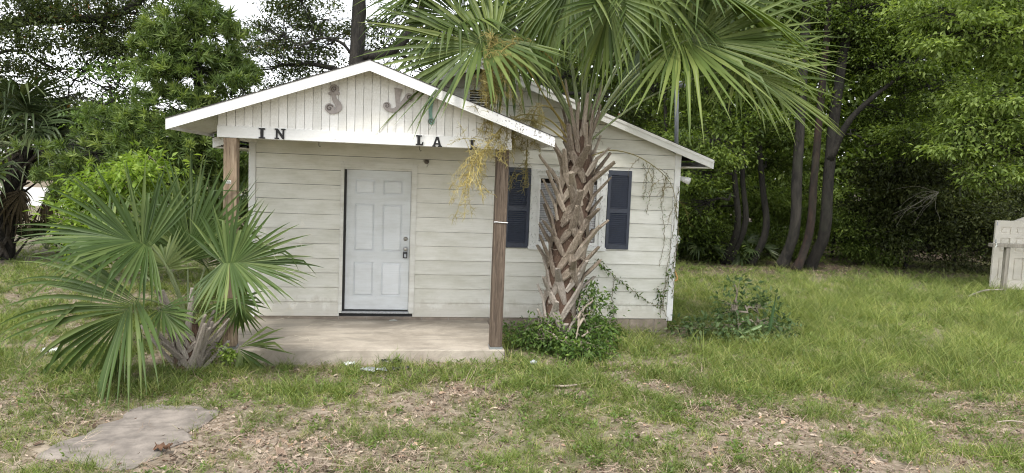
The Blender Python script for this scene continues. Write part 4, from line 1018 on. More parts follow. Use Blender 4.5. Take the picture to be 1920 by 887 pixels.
# oak behind the house
tree('oak_tree', 'large oak rising behind the porch roof with a thick grey trunk', 'tree',
     [at(655, 430, 9), at(662, 200, 9), at(670, 90, 9), at(674, 0, 9), at(678, -90, 9)], .24, .15,
     [blob(520, 60, 9, 1.1, 1.0, 50), blob(580, 30, 9.5, 1.1, .8, 46), blob(490, 130, 9.5, .9, .55, 34), blob(560, 120, 10, 1.2, .7, 52), blob(620, 80, 10, .9, .8, 46), blob(600, 150, 10, 1.2, .5, 36), blob(520, 180, 10, 1.1, .45, 26), blob(720, 40, 10, .8, .7, 30), blob(740, 110, 11, .9, .5, 26), blob(820, 60, 10, 1.1, .8, 42), blob(800, 140, 11, .8, .45, 18), blob(880, 100, 11, 1.1, .6, 34), blob(640, -60, 9, 2, .9, 70), blob(540, -40, 9, 1.4, .8, 50), blob(800, -50, 9, 1.8, .9, 60)],
     'leaf', .085, .042, 32, 1.2, M['oak'], M['bark'], 16, spread=.22,
     limbs=[([at(676, 105, 9), at(720, 100, 9.2), at(762, 70, 9.4), at(790, 10, 9.5), at(800, -60, 9.5)], .13, .1), ([at(664, 110, 9), at(640, 80, 8.8), at(600, 72, 8.6), at(560, 90, 8.6)], .045, .02)])
# canopy behind the palm crown
tree('oak_tree', 'leafy oak beyond the house ridge seen through the tall palm', 'tree',
     [at(1010, 470, 11), at(1015, 250, 11), at(1020, 60, 11)], .2, .1,
     [blob(960, 60, 11, 1.3, .9, 46), blob(1040, 40, 11, 1.2, .9, 46), blob(1010, 130, 11.5, 1.2, .6, 34), blob(1130, 60, 12, 1.3, 1.0, 50), blob(1200, 110, 12, 1.2, .8, 50), blob(1090, 150, 12, 1.2, .5, 30), blob(1170, 190, 12, 1.2, .6, 40), blob(1060, -70, 11, 2.4, 1, 70)],
     'leaf', .09, .045, 32, 1.1, M['oak'], M['bark_dk'], 17, spread=.24)
# ---- the wood on the right
def wood_tree(label, trunk, r0, r1, blobs, seed, mat='wood_leaf', bmat='bark_dk', L=.11, per=30, dens=1.7, limbs=(), name='woodland_tree', Wd=None, spread=.26, **kw):
    return tree(name, label, 'tree', trunk, r0, r1, blobs, 'leaf', L, Wd or L*.46, per, dens, M[mat], M[bmat], seed, 'trees of the wood on the right', spread, limbs=limbs, **kw)
wood_tree('slender dark twin-trunk tree in the wood nearest the house eave', [gz(1384, 502)+[0, 1, 0], at(1382, 430, 8.4), at(1378, 340, 8.4), at(1365, 200, 8.6), at(1350, 60, 8.8)], .10, .05,
     [blob(1330, 270, 8, 1.1, .55, 44), blob(1390, 230, 8.6, 1.0, .6, 42), blob(1310, 330, 7.6, .8, .5, 34), blob(1320, 170, 9, 1.3, .7, 50), blob(1400, 130, 9, 1.3, .8, 50), blob(1330, 60, 9.5, 1.5, .9, 56), blob(1300, 390, 8, .7, .45, 22)], 21,
     limbs=[([gz(1394, 504)+[0, 1, 0], at(1398, 420, 8.4), at(1392, 330, 8.5), at(1400, 210, 8.6)], .10, .05)])
wood_tree('thin dark tree forking beside the palmetto in the wood', [gz(1440, 506)+[0, 1, 0], at(1436, 430, 8.6), at(1428, 330, 8.6), at(1420, 200, 8.7), at(1432, 80, 8.9)], .11, .05,
     [blob(1430, 250, 9, 1.0, .5, 36), blob(1460, 180, 9, 1.2, .7, 44), blob(1420, 60, 9.5, 1.4, .9, 50), blob(1455, 310, 10, .8, .5, 28)], 22)
wood_tree('straight grey-barked tree with the palest trunk in the wood', [gz(1486, 508)+[0, .6, 0], at(1490, 430, 8), at(1494, 330, 8), at(1502, 200, 8), at(1510, 60, 8.2), at(1515, -60, 8.4)], .155, .11,
     [blob(1500, 70, 9, 1.5, .9, 54), blob(1560, 30, 9, 1.6, .9, 60), blob(1480, -40, 9, 2, 1, 60)], 23, bmat='bark')
wood_tree('reddish leaning tree beside the forked trunk in the wood', [gz(1508, 512)+[0, .4, 0], at(1517, 440, 7.8), at(1526, 340, 7.8), at(1536, 220, 7.9), at(1548, 90, 8), at(1560, -40, 8)], .115, .08,
     [blob(1590, 90, 9, 1.2, .8, 48), blob(1600, 20, 8.6, 1.5, .9, 56)], 24, bmat='bark_red')
wood_tree('thick dark forked tree with a long limb reaching right over the thicket', [gz(1535, 508)+[0, .5, 0], at(1545, 440, 7.9), at(1552, 350, 7.9), at(1562, 240, 8), at(1577, 130, 8.1), at(1592, 30, 8.2), at(1600, -60, 8.3)], .17, .11,
     [blob(1640, 120, 8, 1.0, .6, 46), blob(1700, 110, 7.6, 1.2, .7, 56), blob(1760, 170, 7.4, 1.1, .6, 54), blob(1660, 220, 8.4, 1.0, .5, 40), blob(1720, 260, 7.4, 1.1, .6, 52), blob(1620, 30, 8, 1.3, .8, 54), blob(1700, 20, 8, 1.5, .8, 64), blob(1790, 60, 8, 1.4, .9, 62), blob(1610, 250, 9.4, .8, .45, 26)], 25,
     limbs=[([at(1556, 300, 7.9), at(1590, 230, 7.7), at(1640, 180, 7.4), at(1700, 135, 7.2)], .11, .04), ([at(1562, 250, 8), at(1610, 255, 7.6), at(1625, 275, 7.4)], .03, .012)])
wood_tree('dark spreading tree over the deep shade right of the forked trunk', [(17.2, 9.6, -.1), (17.2, 9.6, 2), (17, 9.4, 4), (16.7, 9.2, 6)], .2, .1,
     [blob(1680, 330, 8.4, 1.2, .6, 50), blob(1760, 340, 8, 1.2, .7, 54), blob(1850, 300, 8.4, 1.5, .8, 60), blob(1700, 400, 9, 1.2, .6, 44), blob(1800, 410, 8.6, 1.3, .6, 50), blob(1880, 400, 8.6, 1.2, .7, 46), blob(1640, 380, 9.4, .9, .6, 34)], 26, mat='dark_leaf', L=.12, per=34)
wood_tree('bright light-green tree overhanging the right edge', [(17.5, 3.6, -.1), (17.4, 3.6, 2), (17.0, 3.6, 4), (16.2, 3.6, 6)], .13, .06,
     [blob(1860, 70, 4, 1.0, .55, 56), blob(1780, 60, 4.4, .9, .5, 46), blob(1920, 40, 4, .9, .6, 46), blob(1730, 30, 4.6, .7, .4, 28), blob(1850, 190, 4, .85, .42, 46), blob(1910, 230, 3.8, .8, .5, 46), blob(1810, 240, 4.2, .55, .3, 24), blob(1880, 290, 4, .7, .32, 34), blob(1790, 285, 4.2, .4, .2, 12), blob(1850, 335, 4, .55, .22, 20), blob(1960, 130, 4, 1, .8, 50), blob(1960, 300, 4, .9, .7, 44), blob(1800, -30, 4, 1.4, .6, 60)], 27, mat='light_leaf', L=.12, per=24, spread=.2, Wd=.052, bmat='bark', droop=.45)
wood_tree('sapling with pale lit leaves beyond the slender trunks', [gz(1330, 490)+[0, 4, 0], at(1340, 380, 13), at(1345, 200, 13)], .06, .03,
     [blob(1340, 350, 12, 1.0, .6, 40), blob(1420, 360, 13, 1.1, .6, 44), blob(1470, 390, 13, .9, .6, 36), blob(1530, 370, 13, .9, .7, 36), blob(1300, 250, 12, 1.2, .8, 46), blob(1440, 270, 13, 1.4, .7, 54), blob(1360, 440, 13, 1.2, .4, 34)], 28, mat='light_leaf', L=.12, per=28)
wood_tree('understorey tree with mid green leaves behind the house right eave', [at(1250, 470, 10), at(1250, 300, 10), at(1246, 150, 10)], .09, .04,
     [blob(1260, 260, 10, 1.2, .6, 50), blob(1230, 160, 10.5, 1.2, .7, 50), blob(1300, 330, 9.4, .9, .5, 40), blob(1280, 420, 9.2, .7, .5, 30), blob(1250, 60, 11, 1.5, .9, 56), blob(1330, 460, 9.6, 1.0, .3, 28)], 29, L=.11)
# thicket under the trees
for i, (px, Y, h, wd, lab, mt) in enumerate(((1620, 9.2, 1.9, 1.2, 'dark thicket bush just right of the forked trunk', 'wood_leaf'), (1700, 8.6, 2.2, 1.4, 'dark tangled bush in the middle of the deep shade', 'dark_leaf'), (1790, 8.2, 2.3, 1.4, 'tall dark bush left of the white panel door', 'dark_leaf'), (1890, 7.6, 2.4, 1.5, 'dark bush behind the white panel door', 'dark_leaf'), (1560, 11.5, 1.6, 1.2, 'dim bush behind the forked trunk', 'wood_leaf'), (1450, 10.5, 1.2, 1.1, 'low dim bush behind the palest trunk', 'wood_leaf'), (1300, 9.8, 1.1, 1.1, 'low bush at the wood edge behind the house corner', 'wood_leaf'))):
    b_ = at(px, 470, Y); b_[2] = 0
    tree('thicket_bush', lab, 'bush', [b_, b_+[.05, 0, h*.5], b_+[.1, 0, h*.8]], .05, .015,
         [(b_+[0, 0, h*.55], (wd, wd*.7, h*.5), 120), (b_+[.5, -.3, h*.3], (wd*.8, wd*.6, h*.3), 60)], 'leaf', .1, .042, 26, 1, M[mt], M['bark_dk'], 60+i, 'thicket under the trees', .22, shell=.3, trunk_name='stem', crown_name='foliage', twr=.008)
# bare grey twigs in the shade
tw_ = MB(); rt = np.random.default_rng(8)
tb0 = at(1760, 360, 6.6)
tw_root = thing('dead_branch', 'bare grey dead branch fanning out in the deep shade', 'branch', tb0)
for k in range(14):
    p = tb0.copy(); d = nrm([-.9+rt.normal(0, .35), rt.normal(0, .3), -.45+rt.normal(0, .3)]); q = [p]
    for j in range(7): d = nrm(d+rt.normal(size=3)*.16+[0, 0, -.03]); q.append(q[-1]+d*rt.uniform(.14, .24))
    tw_.tube(q, list(np.linspace(.004, .0015, 8)), 4, .5, False)
tw_.build('twig', M['grey_wood'], tw_root)['kind'] = 'stuff'
# far-off wood that closes the view
r = np.random.default_rng(99)
n = 120000
x = r.uniform(4, 46, n); y = 13.5+r.uniform(0, 7, n)-(x-20)*.15*(x > 20); z = r.uniform(0, 1, n)**.85*14
keep = fbm(x*.5+z*.3, z*.55+y*.2) > .24+.025*z*sstep(15, 9, x)-.05*sstep(10, 14, x); x, y, z = x[keep], y[keep], z[keep]
A = np.stack([x, y, z], 1); n = len(A)
D = unit(r.normal(size=(n, 3))+[0, 0, -.3]); Nn = unit(r.normal(size=(n, 3))*.6+[0, -.2, 1])
v, f, t = leaf_quads(A, D, Nn, r.uniform(.22, .42, n), r.uniform(.10, .2, n), np.clip(.45+.5*(fbm(x*.6, z*.6)-.5)+r.normal(0, .15, n), 0, 1))
n2_ = 26000; x2 = r.uniform(3, 60, n2_); y2 = 21+r.uniform(0, 4, n2_); z2 = r.uniform(0, 15, n2_)
k2 = (z2 < 4+11*sstep(7, 12, x2)); x2, y2, z2 = x2[k2], y2[k2], z2[k2]; n2_ = len(x2)
vb, fb2, tb2 = leaf_quads(np.stack([x2, y2, z2], 1), unit(r.normal(size=(n2_, 3))), unit(r.normal(size=(n2_, 3))*.7+[0, -.4, 1]), r.uniform(.5, .9, n2_), r.uniform(.25, .45, n2_), np.clip(r.normal(.4, .18, n2_), 0, 1))
f = np.concatenate([f, fb2+len(v)]); v = np.concatenate([v, vb]); t = np.concatenate([t, tb2])
fw = obj('far_wood', np_mesh('far_wood', v, f, M['wood_leaf'], t)); tag(fw, 'deep green wood closing the view behind the trunks', 'woods', kind='stuff')
n = 16000
x = r.uniform(-75, 8, n); y = 62+r.uniform(0, 10, n); z = r.uniform(0, 1, n)**1.3*(5.5+3*noise2(x*.12, y*.0+3))
A = np.stack([x, y, z], 1)
v, f, t = leaf_quads(A, unit(r.normal(size=(n, 3))), unit(r.normal(size=(n, 3))+[0, 0, 1]), r.uniform(.6, 1.1, n), r.uniform(.35, .6, n), np.clip(r.normal(.4, .2, n), 0, 1))
fl_ = obj('far_treeline', np_mesh('far_treeline', v, f, M['wood_leaf'], t)); tag(fl_, 'distant tree line beyond the pale road', 'woods', kind='stuff')

# ------------------------------------------------------------------ bushes and vines near the house
bb = gz(1075, 668, 0)
tree('leafy_bush', 'dark green leafy bush wrapped round the foot of the tall palm', 'bush', [bb, bb+[.02, 0, .2], bb+[.05, 0, .4]], .02, .008,
     [(bb+[.05, -.02, .12], (.40, .28, .13), 60), (bb+[-.42, .25, .22], (.16, .2, .28), 30), (bb+[.36, .22, .25], (.26, .25, .26), 46), (bb+[.34, .55, .5], (.22, .2, .26), 26), (bb+[-.6, .45, .18], (.2, .2, .18), 20), (bb+[.30, .38, .72], (.14, .12, .16), 12), (bb+[.1, -.3, .12], (.3, .15, .12), 26)],
     'leaf', .062, .03, 20, 1, M['shrub'], M['twig'], 41, spread=.1, shell=.3, trunk_name='stem', crown_name='foliage', twr=.004, rootflare=1, flat=.6)
sb = gz(1380, 632, 0)
tree('weedy_bush', 'low grey-green weedy bush standing in the lawn right of the house', 'bush', [sb, sb+[.02, 0, .2], sb+[.0, .05, .42]], .018, .006,
     [(sb+[-.15, 0, .16], (.6, .4, .16), 40), (sb+[-.04, .1, .46], (.34, .26, .24), 18), (sb+[.42, .1, .42], (.22, .2, .2), 12), (sb+[.45, .0, .2], (.36, .3, .2), 24), (sb+[-.65, .1, .12], (.4, .3, .12), 14), (sb+[-.03, .1, .78], (.10, .08, .12), 5)],
     'leaf', .075, .038, 14, 1, M['grey_shrub'], M['twig'], 42, spread=.12, shell=.3, trunk_name='stem', crown_name='foliage', twr=.004, rootflare=1, flat=.6)
yb_ = gz(425, 690, 0)
tree('small_weed', 'small lime-green weed at the foot of the left porch post', 'plant', [yb_, yb_+[0, 0, .12], yb_+[0, 0, .24]], .008, .004,
     [(yb_+[0, 0, .2], (.1, .08, .09), 12)], 'leaf', .05, .032, 14, 1, M['bright'], M['petiole'], 43, spread=.04, shell=.2, trunk_name='stem', crown_name='foliage', twr=.003, rootflare=1, flat=.8)
def vine(name, label, paths, seed, leaf=.05, wd=.028, step=.05, mat='shrub', per=2):
    rv = np.random.default_rng(seed); root = thing(name, label, 'vine', paths[0][0]); mb = MB(); A, O = [], []
    for pth in paths:
        P = smooth_path(pth, max(12, int(12*len(pth)))); P = P+rv.normal(0, .008, P.shape); mb.tube(P, .004, 5, .5, False)
        ln = np.linalg.norm(np.diff(P, axis=0), axis=1).sum(); k = max(3, int(ln/step))
        for i in rv.integers(0, len(P), k): A.append(P[i]+[0, -.012, 0]); O.append([rv.normal(), -.9, rv.normal()])
    mb.build('stem', M['vine'], root)
    v, f, t = sprays(np.array(A), np.array(O), per, .018, leaf, wd, rv, .8, .3)
    obj('foliage', np_mesh('foliage', v, f, M[mat], t), root); return root
yv = -.045
vine('creeper', 'creeper climbing the white siding at the right house corner',
     [[at(1258, 612, yv), at(1243, 570, yv), at(1250, 530, yv), at(1262, 500, yv), at(1270, 440, yv)], [at(1243, 575, yv), at(1215, 565, yv), at(1180, 540, yv), at(1150, 515, yv), at(1115, 485, yv)], [at(1238, 590, yv), at(1240, 560, yv), at(1232, 540, yv)], [at(1152, 600, yv), at(1148, 560, yv), at(1152, 520, yv)]], 51, .058, .024, .042, 'shrub')
vine('dry_vine', 'thin brown vine hanging over the right end of the siding',
     [[at(1272, 350, yv), at(1266, 400, yv), at(1258, 460, yv), at(1248, 520, yv), at(1242, 580, yv)], [at(1250, 330, yv), at(1240, 380, yv), at(1246, 440, yv), at(1236, 500, yv)], [at(1225, 310, yv), at(1222, 350, yv), at(1212, 400, yv)], [at(1266, 380, yv), at(1272, 440, yv), at(1264, 500, yv), at(1262, 560, yv)], [at(1205, 305, yv), at(1212, 340, yv), at(1206, 370, yv)]], 52, .022, .009, .022, 'grey_shrub')

# ------------------------------------------------------------------ objects on the lawn
sl_ = MB()
zc = .012
C2 = np.mean(SLABP, 0); Pd = smooth_path([list(p)+[0] for p in SLABP]+[list(SLABP[0])+[0]], 61)[:-1, :2]; Pd = Pd+rng.normal(0, .014, Pd.shape)+.11*np.stack([noise2(Pd[:, 0]*7, Pd[:, 1]*7)-.5, noise2(Pd[:, 0]*7+9, Pd[:, 1]*7)-.5], 1)
nn = len(Pd); zg = gh(Pd[:, 0], Pd[:, 1])
vv = [(p[0], p[1], z-.06) for p, z in zip(Pd, zg)]+[(p[0], p[1], z+.012) for p, z in zip(Pd, zg)]+[(C2[0]+(p[0]-C2[0])*.93, C2[1]+(p[1]-C2[1])*.93, z+.022+.012*noise2(p[0]*5, p[1]*5)) for p, z in zip(Pd, zg)]
zc2 = float(np.mean(zg))+.032; vv.append((C2[0], C2[1], zc2))
ff = [(i, (i+1) % nn, nn+(i+1) % nn, nn+i) for i in range(nn)]+[(nn+i, nn+(i+1) % nn, 2*nn+(i+1) % nn, 2*nn+i) for i in range(nn)]+[(2*nn+i, 2*nn+(i+1) % nn, 3*nn) for i in range(nn)]
ar = sum(Pd[i][0]*Pd[(i+1) % nn][1]-Pd[(i+1) % nn][0]*Pd[i][1] for i in range(nn))
if ar < 0: ff = [tuple(reversed(q)) for q in ff]
sl_.add(vv, ff); so_ = sl_.build('concrete_slab', M['old_slab']); tag(so_, 'broken old concrete slab lying in the grass at lower left', 'slab')
def scrap(name, label, px, py, sx, sy, mat, seed, hgt=.03, cat='litter', rot=0.):
    rr = np.random.default_rng(seed); c_ = gz(px, py, .0); c_[2] = float(gh(c_[0], c_[1])); nx_, ny_ = 9, 6
    V_ = []; 
    for j in range(ny_):
        for i in range(nx_):
            u, v_ = (i/(nx_-1)-.5), (j/(ny_-1)-.5); e = 1-.3*rr.random()*(abs(u) > .45 or abs(v_) > .45)
            xx, yy = u*sx*e, v_*sy*e
            V_.append((c_[0]+xx*math.cos(rot)-yy*math.sin(rot), c_[1]+xx*math.sin(rot)+yy*math.cos(rot), c_[2]+.03+hgt*rr.random()))
    F_ = [(j*nx_+i, j*nx_+i+1, (j+1)*nx_+i+1, (j+1)*nx_+i) for j in range(ny_-1) for i in range(nx_-1)]
    o = MB().add(V_, F_).build(name, mat, None, True); so = o.modifiers.new('solid', 'SOLIDIFY'); so.thickness = .004
    return tag(o, label, cat)
scrap('plastic_scrap', 'grey plastic sheet scrap in the grass before the porch step', 700, 697, .34, .12, M['plastic_grey'], 1, .05)
scrap('plastic_scrap', 'black plastic scrap on the right of the grey sheet', 752, 700, .24, .07, M['plastic_black'], 2, .05, rot=.1)
scrap('plastic_scrap', 'dark crumpled plastic against the porch slab edge', 734, 682, .28, .1, M['plastic_black'], 3, .05, rot=-.1)
scrap('paper_litter', 'pale crumpled paper at the left end of the plastic scraps', 655, 686, .14, .10, M['tagwhite'], 4, .06)
scrap('paper_litter', 'white crumpled litter in the grass left of the young palm', 95, 665, .22, .14, M['tagwhite'], 5, .06)
scrap('dead_leaf_clump', 'curled dark brown dead leaf on the edge of the concrete slab', 305, 850, .15, .09, simple('brown_leaf', (.13, .07, .04), .9), 6, .06, 'leaf')
c_ = at(738, 602, -.12); MB().tube([(c_[0]-.06, -.12, .162), (c_[0], -.125, .168), (c_[0]+.05, -.11, .161)], [.012, .02, .008], 6, .5, True, .4).build('paper_scrap', M['tagwhite'])
tag(bpy.data.objects['paper_scrap'], 'small white paper scrap on the porch floor below the door', 'litter')
c_ = gz(1000, 684, .03)
mbv = MB(); n_ = 10
for k in range(7): pass
mbv.tube([c_+[-.03, 0, .0], c_+[-.02, 0, .02], c_+[.0, 0, .03], c_+[.025, 0, .02], c_+[.035, 0, 0]], [.012, .032, .036, .03, .01], 10)
tag(mbv.build('crushed_can', M['plastic_grey'], None, True), 'small blue-grey crushed can in the grass by the palm bush', 'can')
stp = [gz(1020, 722, .03), gz(1055, 724, .05), gz(1090, 720, .04), gz(1124, 711, .05)]
tag(MB().tube(smooth_path(stp, 14), list(np.linspace(.013, .007, 14)), 7, .5, True, 1, .3).build('fallen_stick', M['twig'], None, True), 'pale dead stick lying on the grass right of the palm bush', 'stick')
stp = [gz(1868, 792, .03), gz(1895, 789, .05), gz(1925, 793, .03)]
tag(MB().tube(smooth_path(stp, 10), .008, 6).build('fallen_stick', M['twig'], None, True), 'short pale twig in the grass at the lower right edge', 'stick')
sw0 = gz(1440, 640, 0)
sp = thing('sword_plant', 'dark sword-shaped leaf pair sticking out of the weedy bush', 'plant', sw0)
for tip in ((1455, 555), (1385, 628)):
    e = at(*tip, sw0[1]-.05); d = e-sw0-[0, 0, 0]; s_ = nrm(np.cross(d, [0, 1, 0]))*.03
    a = sw0+[0, 0, .08] if tip[0] > 1400 else at(1432, 608, sw0[1]-.1)
    d = e-a; P = [a+d*t for t in (0, .3, .65, 1)]; ws = (.6, 1, .8, .05); s_ = nrm(np.cross(d, [0, 1, 0]))*.028
    V_ = []
    for p, q in zip(P, ws): V_ += [p-s_*q, p+np.array([0, .012, 0]), p+s_*q]
    MB().add(V_, [(3*i+k, 3*i+k+1, 3*i+k+4, 3*i+k+3) for i in range(3) for k in range(2)]).build('leaf', simple('sword_leaf', (.05, .10, .035), .4) if tip[0] > 1400 else simple('sword_leaf_pale', (.2, .29, .12), .4), sp)

# white panel door and wooden rail at the right edge
dY = 4.75
dl, dr_ = at(1861, 545, dY), None
x0 = at(1862, 480, dY)[0]; zb0 = .02; zt0 = at(1866, 413, dY)[2]; wdr = 1.0
pdoor = thing('panel_door', 'off-white six-panel door standing upright at the right edge', 'door', (x0+wdr/2, dY, 0))
Mdoor = painted('old_door_paint', (.70, .66, .59), (.5, .46, .39), .4)
pd = MB(); s_ = .15; h_ = zt0-zb0; cw2 = (wdr-3*s_)/2
cols2 = [(x0+s_, x0+s_+cw2), (x0+2*s_+cw2, x0+wdr-s_)]; zz = [0, .20, .72, .86, 1.17, 1.30, min(1.5, h_-.1), h_]
rows2 = [(.22, .78), (.92, 1.26), (1.36, h_-.16)]
for a, b2 in ((x0, cols2[0][0]), (cols2[0][1], cols2[1][0]), (cols2[1][1], x0+wdr)): pd.box(a, b2, dY, dY+.04, zb0, zt0)
edges = [0]+[q for rr in rows2 for q in rr]+[h_]
for i in range(0, len(edges), 2):
    for a, b2 in cols2: pd.box(a, b2, dY, dY+.04, zb0+edges[i], zb0+edges[i+1])
pdf = pd.build('door_leaf', Mdoor, pdoor)
for a, b2 in cols2:
    for z0, z1 in rows2:
        MB().box(a+.0005, b2-.0005, dY+.022, dY+.03, zb0+z0+.0005, zb0+z1-.0005).box(a+.04, b2-.04, dY+.006, dY+.0215, zb0+z0+.04, zb0+z1-.04).build('panel', Mdoor, pdf)
for zq in (zt0-.12, zt0-.55): MB().box(x0+.02, x0+.05, dY-.004, dY-.0005, zq, zq+.09).build('hinge_mark', M['steel'], pdf)
# second door leaning behind
pd2 = thing('panel_door', 'second pale door behind with its tilted top edge showing', 'door', (x0+.9, dY+.1, 0))
MB().hexa([(x0+.3, dY+.08, .02), (x0+1.4, dY+.08, .02), (x0+1.4, dY+.12, .02), (x0+.3, dY+.12, .02), (x0+.3, dY+.08, zt0-.1), (x0+1.4, dY+.08, zt0+.30), (x0+1.4, dY+.12, zt0+.30), (x0+.3, dY+.12, zt0-.1)]).build('door_leaf', Mdoor, pd2)
rY = 4.2
pb0 = at(1883, 552, rY); ra = at(1862, 459, rY); rail = thing('rail_fence', 'weathered wooden post carrying a horizontal rail before the white door', 'fence', (pb0[0], rY, 0))
xw_ = .11
MB().box(pb0[0]-xw_/2, pb0[0]+xw_/2, rY, rY+.09, -.1, ra[2]-.055).build('post', M['grey_wood'], rail, bevel=.01)
MB().box(ra[0], ra[0]+3, rY-.02, rY+.15, ra[2]-.054, ra[2]+.03).build('rail', M['grey_wood'], rail, bevel=.008)
MB().box(pb0[0]+2.3, pb0[0]+2.3+xw_, rY, rY+.09, -.1, ra[2]-.055).build('post', M['grey_wood'], rail, bevel=.01)
MB().tube([(ra[0]+.05, rY-.027, ra[2]+.04), (ra[0]+.07, rY-.03, ra[2]-.01), (ra[0]+.04, rY-.026, ra[2]-.06)], .012, 6).build('rope_tie', M['tagwhite'], rail)
bp = [gz(1815, 556, .04), gz(1845, 545, .12), gz(1880, 543, .16)]
tag(MB().tube(smooth_path(bp, 12), .02, 7).build('bent_pipe', M['grey_wood'], None, True), 'bent grey pipe lying in the weeds before the white door', 'pipe')
# overhead wire at upper left
wp = [at(-40, 150, 14), at(80, 185, 14.2), at(140, 208, 14.4), at(330, 262, 15)]
tag(MB().tube(wp, .012, 6).build('overhead_wire', M['letter']), 'thin dark overhead wire crossing the upper left sky', 'wire')

# ------------------------------------------------------------------ grass and leaf litter
def protos(name, meshes):
    c = bpy.data.collections.new(name)
    for i, me in enumerate(meshes):
        o = bpy.data.objects.new('%s_%02d' % (name, i), me); c.objects.link(o)
    return c
def scatter(name, P, rot, scl, idx, coll, label, cat):
    me = bpy.data.meshes.new(name); me.vertices.add(len(P)); me.vertices.foreach_set('co', np.ascontiguousarray(P, dtype=np.float32).ravel())
    for nm, ty, d in (('rot', 'FLOAT_VECTOR', rot), ('scl', 'FLOAT_VECTOR', scl)):
        a = me.attributes.new(nm, ty, 'POINT'); a.data.foreach_set('vector', np.ascontiguousarray(d, dtype=np.float32).ravel())
    a = me.attributes.new('idx', 'INT', 'POINT'); a.data.foreach_set('value', np.ascontiguousarray(idx, dtype=np.int32))
    me.update(); o = bpy.data.objects.new(name, me); COL.objects.link(o)
    ng = bpy.data.node_groups.new(name, 'GeometryNodeTree')
    ng.interface.new_socket('Geometry', in_out='INPUT', socket_type='NodeSocketGeometry'); ng.interface.new_socket('Geometry', in_out='OUTPUT', socket_type='NodeSocketGeometry')
    nd = ng.nodes; i_ = nd.new('NodeGroupInput'); o_ = nd.new('NodeGroupOutput'); ip = nd.new('GeometryNodeInstanceOnPoints'); ci = nd.new('GeometryNodeCollectionInfo')
    ci.inputs['Collection'].default_value = coll; ci.inputs['Separate Children'].default_value = True; ci.inputs['Reset Children'].default_value = True
    def attr(nm, ty):
        x_ = nd.new('GeometryNodeInputNamedAttribute'); x_.data_type = ty; x_.inputs['Name'].default_value = nm
        return next(s for s in x_.outputs if s.enabled and s.name == 'Attribute')
    e2r = nd.new('FunctionNodeEulerToRotation'); lk_ = ng.links.new
    lk_(i_.outputs[0], ip.inputs['Points']); lk_(ci.outputs[0], ip.inputs['Instance']); ip.inputs['Pick Instance'].default_value = True
    lk_(attr('idx', 'INT'), ip.inputs['Instance Index']); lk_(attr('rot', 'FLOAT_VECTOR'), e2r.inputs[0]); lk_(e2r.outputs[0], ip.inputs['Rotation']); lk_(attr('scl', 'FLOAT_VECTOR'), ip.inputs['Scale'])
    lk_(ip.outputs[0], o_.inputs[0])
    md = o.modifiers.new('scatter', 'NODES'); md.node_group = ng
    return tag(o, label, cat, kind='stuff')
M['grass'] = leafmat('grass_blade', [(0, (.072, .108, .025)), (.4, (.15, .212, .053)), (.68, (.285, .34, .105)), (.84, (.42, .41, .18)), (1, (.54, .48, .30))], .35, .55, .8)
def tuft(r, n, L, spread, w, tmean, lean=.5):
    V, F, T = [], [], []; off = 0
    for k in range(n):
        az = r.uniform(0, 2*math.pi); d = np.array([math.cos(az)*lean*r.random(), math.sin(az)*lean*r.random(), 1.]); d = nrm(d)
        p = np.array([r.normal(0, spread), r.normal(0, spread), 0]); s = nrm(np.cross(d, [math.sin(az+1), math.cos(az), .2]))
        ln = L*r.uniform(.45, 1.15); t = float(np.clip(r.normal(tmean, .16), 0, 1)); dp = r.uniform(.2, .9)
        for j in range(4):
            q = j/3; ww = w*(1-q**1.6)*.5+.0003
            V += [p-s*ww, p+s*ww]; T += [t+.12*q]*2
            d = nrm(d+np.array([math.cos(az), math.sin(az), -.55])*dp*.5); p = p+d*ln/3
        for j in range(3): F.append((off+2*j, off+2*j+1, off+2*j+3, off+2*j+2))
        off += 8
    return np_mesh('grass_tuft', np.array(V), np.array(F), M['grass'], np.clip(T, 0, 1))
rg = np.random.default_rng(77)
gm_ = [tuft(rg, 16, .13, .03, .005, .42) for _ in range(4)]+[tuft(rg, 14, .22, .035, .006, .40) for _ in range(4)]+[tuft(rg, 12, .34, .04, .006, .5, .35) for _ in range(3)]+[tuft(rg, 9, .16, .03, .0045, .85) for _ in range(2)]
gc = protos('grass_proto', gm_)
def inview(x, y, mgn=.3):
    d = np.stack([x, y, np.zeros_like(x)], 1)-CAM; zc_ = d@CF; u = d@CR/zc_*FPX/1920; v_ = d@CU/zc_*FPX/1920
    return (zc_ > 1) & (np.abs(u) < .5+mgn) & (v_ > -.231-.14) & (v_ < .2)
Ps = []
for (xa, xb, ya, yb2, per) in ((-7, 12, -7.8, -2.0, 330), (-12, 20, -2.0, 3.5, 190), (-16, 26, 3.5, 11, 85), (-40, 2, 11, 25, 14)):
    n = int((xb-xa)*(yb2-ya)*per); x = rg.uniform(xa, xb, n); y = rg.uniform(ya, yb2, n)
    d = grass_density(x, y) if ya < 11 else np.full(n, .9)
    k = (rg.random(n) < d*.92+.07) & inview(x, y) & (~inpoly(x, y, C2+(Pd-C2)*.80) | (rg.random(n) < .02))
    k &= ~((x > SX0-.02) & (x < 6.36) & (y > -.05) & (y < 8)) & ~((x > SX0-.02) & (x < SX1+.02) & (y > SY-.03) & (y < 0))
    Ps.append(np.stack([x[k], y[k]], 1))
Pxy = np.concatenate(Ps); x, y = Pxy.T; n = len(x); d = grass_density(x, y)
Pz = np.stack([x, y, gh(x, y)], 1)
tallk = sstep(4.2, 6.5, x)*sstep(-3.9, -1.8, y); u = rg.random(n)
idx = np.where(u < .17, rg.integers(11, 13, n), np.where(u < .17+.45*tallk, rg.integers(8, 11, n), np.where(u < .62, rg.integers(4, 8, n), rg.integers(0, 4, n))))
